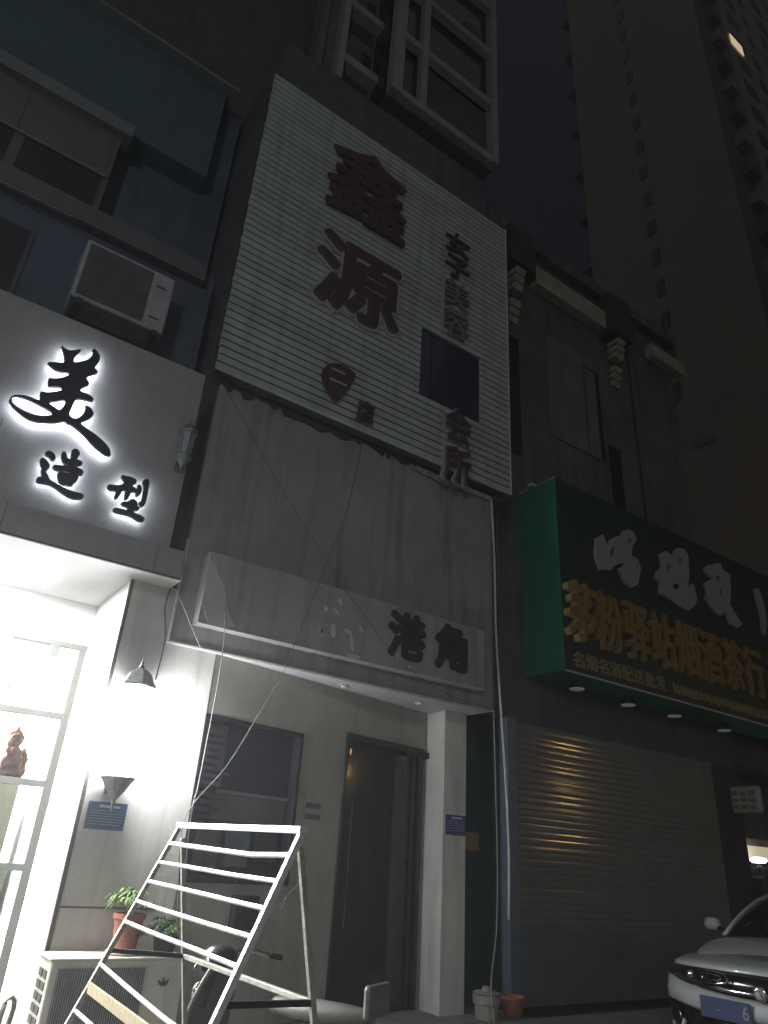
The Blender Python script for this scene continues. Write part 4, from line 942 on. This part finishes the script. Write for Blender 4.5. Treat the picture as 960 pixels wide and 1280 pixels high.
# lower body sides + hood as one shell
secs = []   # x, half width, sill z, shoulder z, top z
for x, hw, zs, zt, top in ((-.16, .45, .3, .68, .765), (-.36, .66, .25, .72, .82), (-.60, .84, .22, .78, .885), (-.95, .905, .2, .84, .955), (-1.35, .91, .2, .88, .985), (-2.2, .915, .2, .90, .95), (-3.2, .915, .2, .93, .97), (-3.9, .90, .2, .96, 1.03), (-4.4, .86, .25, .95, 1.05), (-4.62, .74, .35, .88, 1.0)):
    secs.append([(x, -hw * .96, zs), (x, -hw, (zs + zt) / 2), (x, -hw * .985, zt), (x, -hw * .86, top - .025), (x, -hw * .45, top), (x, 0, top + .012), (x, hw * .45, top), (x, hw * .86, top - .025), (x, hw * .985, zt), (x, hw, (zs + zt) / 2), (x, hw * .96, zs)])
bdy = MB().grid(secs); bdy.add(secs[0], [tuple(range(11))]); bdy.add(secs[-1], [tuple(reversed(range(11)))])
cpart(bdy, 'body', M['carpaint'], smooth=True, subsurf=2)
def solid(o, t_=.03):
    s_ = o.modifiers.new('solid', 'SOLIDIFY'); s_.thickness = t_; s_.offset = 0; return o
solid(cpart(strip([(lambda y: hoodz(y) + .045 + .02 * (1 - abs(y) / .9), -.50, .93), (lambda y: hoodz(y) + .028, -.26, .94), (lambda y: hoodz(y) + .012, -.10, .945), (lambda y: hoodz(y) - .005, .0, .95), (lambda y: hoodz(y) - .03, .03, .96)]), 'hood_edge', M['carpaint'], smooth=True))
solid(cpart(strip([(lambda y: hoodz(y) - .03, .02, .965), (lambda y: .70, .05, .985), (lambda y: .61 + .07 * (abs(y) / .9) ** 2, .06, .99)]), 'grille', M['carblack'], smooth=True))
bumper = solid(cpart(strip([(lambda y: .60 + .07 * (abs(y) / .9) ** 2, .07, 1.0), (.57, .10, 1.01), (.51, .11, 1.01), (lambda y: .46 + .05 * (abs(y) / .9) ** 2, .09, 1.0)]), 'bumper', M['carpaint'], smooth=True))
solid(cpart(strip([(.50, .08, .995), (.36, .075, .99), (.22, .07, .985)]), 'lower_intake', M['carblack'], smooth=True))
solid(cpart(strip([(.22, .10, 1.0), (.16, .09, .99)]), 'lip', M['carpaint'], smooth=True))
def onfront(y, z, d_=.0):
    return Vector((xf(y) + d_, y * .99, z))
for s_ in (-1, 1):
    ys = [s_ * v for v in (.42, .52, .62, .72, .80, .86)]
    hl = solid(cpart(MB().grid([[(xf(y) + .045, y * .985, hoodz(y) - .032) for y in ys], [(xf(y) + .085, y * .99, .70 + .02 * abs(y)) for y in ys], [(xf(y) + .08, y * .995, .64 + .05 * abs(y)) for y in ys]]), 'headlight', M['carglass'], smooth=True), .02)
    c_ = onfront(s_ * .60, .715, .085)
    MB().lathe((c_.x, c_.y, c_.z), [(.01, -.03), (.032, -.02), (.036, 0), (.03, .02), (.01, .03)], 14).build('projector', M['chrome'], hl, smooth=True)
    # chrome hook inside the light
    pts = [onfront(s_ * v, z_, .105) for v, z_ in ((.52, .755), (.36, .765), (.27, .755), (.245, .725), (.26, .695), (.36, .68), (.5, .675))]
    MB().tube(pts, .008, 6).build('chrome_hook', M['chrome'], hl, smooth=True)
    pts = [onfront(s_ * v, z_, .105) for v, z_ in ((.50, .738), (.38, .744), (.31, .738), (.30, .72), (.32, .705), (.44, .695))]
    MB().tube(pts, .006, 6).build('chrome_hook', M['chrome'], hl, smooth=True)
    fg = solid(cpart(MB().grid([[onfront(s_ * .87, .52, .125), onfront(s_ * .80, .50, .128)], [onfront(s_ * .885, .40, .128), onfront(s_ * .72, .36, .132)], [onfront(s_ * .86, .27, .115), onfront(s_ * .76, .25, .115)]]), 'fog_recess', M['carblack'], smooth=True), .015)
    pts = [onfront(s_ * v, z_, .14) for v, z_ in ((.87, .33), (.83, .29), (.74, .31), (.70, .38))]
    MB().tube(pts, .018, 6).build('fog_blade', M['carpaint'], fg, smooth=True)
solid(cpart(MB().grid([[onfront(y, .665, .10) for y in YS[4:-4]], [onfront(y, .635, .105) for y in YS[4:-4]]]), 'grille_bar', M['chrome'], smooth=True), .012)
cpart(MB().lathe((0, 0, 0), [(.03, -.01), (.055, 0), (.05, .012), (.03, .014)], 18), 'emblem', M['chrome'], smooth=True).location = (.115, 0, .66)
for ch in car.children:
    if ch.name.startswith('emblem'): ch.rotation_euler = (0, math.radians(90), 0)
q = [onfront(y_, z_, .135) for y_, z_ in ((-.50, .445), (-.08, .445), (-.08, .59), (-.50, .59))]
np_ = cpart(MB().hexa(*q, (.014, 0, 0)), 'number_plate', M['plate'], bevel=.003)
ux = (q[1] - q[0]) / .42
v, f = glyph('6', 0, .05, 0, .09, 0, .004, .006)
o0 = q[1] - ux * .065 + Vector((.018, 0, .03))
MB().add([tuple(o0 + ux * x_ + Vector((-y_, 0, z_))) for x_, y_, z_ in v], f).build('plate_digit', M['whiteletter'], np_)
# cabin
cab = []
for x, hw, z_ in ((-1.28, .78, .97), (-1.75, .72, 1.20), (-2.2, .64, 1.34), (-2.7, .62, 1.375), (-3.3, .61, 1.35), (-3.8, .66, 1.22), (-4.25, .72, 1.03)):
    cab.append([(x, -hw - .10 * (1.42 - z_) * 0, .93), (x, -hw, z_ - .03 if z_ < 1.3 else 1.30), (x, -hw * .8, z_ - .004), (x, 0, z_ + .012), (x, hw * .8, z_ - .004), (x, hw, z_ - .03 if z_ < 1.3 else 1.30), (x, hw, .93)])
cpart(MB().grid(cab), 'cabin_glass', M['carglass'], smooth=True, subsurf=2)
rf = [[(x, y_ * hw * .95, z_ - .002 - .03 * abs(y_) ** 2) for y_ in (-.9, -.6, 0, .6, .9)] for x, hw, z_ in ((-2.12, .66, 1.32), (-2.4, .65, 1.362), (-2.9, .63, 1.372), (-3.4, .62, 1.335))]
solid(cpart(MB().grid(rf), 'roof', M['carpaint'], smooth=True, subsurf=1), .02)
for s_ in (-1, 1):
    cpart(MB().tube([(-1.30, s_ * .735, .955), (-1.55, s_ * .71, 1.07), (-1.80, s_ * .675, 1.175), (-2.05, s_ * .625, 1.265), (-2.3, s_ * .59, 1.315), (-2.8, s_ * .575, 1.335), (-3.4, s_ * .58, 1.30), (-4.1, s_ * .68, 1.06)], .022), 'roof_pillar', M['carpaint'], smooth=True)
    mo = cpart(MB().lathe((0, 0, 0), [(.02, -.06), (.055, -.05), (.068, 0), (.055, .04), (.02, .055)], 14, 0, .7, 1.3), 'door_mirror', M['carpaint'], smooth=True)
    mo.location = (-1.72, s_ * 1.0, 1.03)
    MB().tube([(0, 0, -.02), (0.02, -s_ * .14, -.06)], .02).build('mirror_arm', M['carblack'], mo)
    for x in (-.95, -3.65):
        vs = []; fs = []; n_ = 28; prof = [(.20, .0), (.30, .0), (.325, .03), (.33, .1), (.325, .17), (.30, .2)]
        for r_, y_ in prof:
            for k in range(n_): a_ = 2 * math.pi * k / n_; vs.append((x + r_ * math.cos(a_), s_ * (.92 - y_), .33 + r_ * math.sin(a_)))
        for i in range(5):
            for k in range(n_): fs.append((i * n_ + k, i * n_ + (k + 1) % n_, (i + 1) * n_ + (k + 1) % n_, (i + 1) * n_ + k))
        wo_ = cpart(MB().add(vs, fs), 'wheel', M['rubber'], smooth=True)
        rm_ = MB()
        for k in range(5):
            a_ = k * 1.2566; rm_.tube([(x, s_ * .90, .33), (x + .21 * math.cos(a_), s_ * .91, .33 + .21 * math.sin(a_))], .03, 6)
        rm_.build('rim', M['chrome'], wo_)

# ------------------------------------------------------------------ street lamps (out of view: warm one reflected in the shutter, cool one added as fill)
def lamp(loc, head, lens, label, aim):
    t = thing('street_lamp', (loc[0], loc[1], 0), label, 'street lamp', 'street lamps along the road')
    H = loc[2]
    MB().tube([(loc[0], loc[1], 0), (loc[0], loc[1], H * .5), (loc[0], loc[1], H)], .09, 12, .05).build('pole', M['darkmetal'], t, smooth=True)
    MB().tube([(loc[0], loc[1], H), (loc[0] + aim[0] * .6, loc[1] + aim[1] * .6, H + .25), (loc[0] + aim[0] * 1.6, loc[1] + aim[1] * 1.6, H + .3)], .04, 8).build('arm', M['darkmetal'], t, smooth=True)
    hx, hy = loc[0] + aim[0] * 1.8, loc[1] + aim[1] * 1.8
    MB().box(hx - .3, hx + .3, hy - .3, hy + .3, H + .27, H + .36).build('lamp_head', M['darkmetal'], t, bevel=.03)
    MB().lathe((hx, hy, H + .10), [(.05, 0), (.2, .04), (.24, .12), (.24, .168)], 16).build('lens', M[lens], t, smooth=True)
    return Vector((hx, hy, H + .1))
hA = lamp((-6.5, -8, 6.5), None, 'ledlens', 'cool white lamp on a pole, added unseen behind the photographer to light the facade', (0, 1))  # unseen lamp added as soft fill on the facade
light('facade_fill_light', 'POINT', hA - Vector((0, 0, .3)), 860, (0.94, 0.97, 1.0), shadow_soft_size=.5)
hB = lamp((20.9, -7.0, 4.2), None, 'sodium', 'warm street lamp across the road reflected in the shutter', (0, 1))
light('street_light_warm', 'POINT', hB - Vector((0, 0, .6)), 12, (1.0, 0.66, 0.30), shadow_soft_size=.3)

sun = light('city_glow', 'SUN', (0, 0, 30), 0.24, (1.0, 0.98, 0.945), angle=math.radians(150))
sun.rotation_euler = Vector((-.72, -.62, .38)).to_track_quat('Z', 'Y').to_euler()

HZ = 0.005  # thin volume added to imitate lens bloom and lifted blacks
hm = bpy.data.materials.new('bloom_haze'); hm.use_nodes = True; hn = hm.node_tree
for n_ in list(hn.nodes): hn.nodes.remove(n_)
ho = hn.nodes.new('ShaderNodeOutputMaterial'); hv = hn.nodes.new('ShaderNodeVolumePrincipled')
hv.inputs['Color'].default_value = (.86, .88, .92, 1); hv.inputs['Density'].default_value = HZ; hv.inputs['Anisotropy'].default_value = .55
hn.links.new(hv.outputs[0], ho.inputs['Volume'])
hz = MB().box(-40, 95, -25, 45, -1.5, 125).build('bloom_volume', hm); hz['kind'] = 'stuff'
wd_ = bpy.data.worlds.new('World'); SC.world = wd_; wd_.use_nodes = True
bg = wd_.node_tree.nodes['Background']; bg.inputs[0].default_value = (0.38, 0.46, 0.66, 1); bg.inputs[1].default_value = 0.013

SC.view_settings.view_transform = 'Standard'; SC.view_settings.look = 'None'; SC.view_settings.gamma = 1; SC.view_settings.exposure = 0
SC.view_settings.use_curve_mapping = False
SC.render.engine = 'CYCLES'
SC.cycles.use_denoising = True
SC.cycles.max_bounces = 6; SC.cycles.diffuse_bounces = 4; SC.cycles.glossy_bounces = 3; SC.cycles.transparent_max_bounces = 8
SC.cycles.sample_clamp_indirect = 3.0
SC.cycles.caustics_reflective = False; SC.cycles.caustics_refractive = False
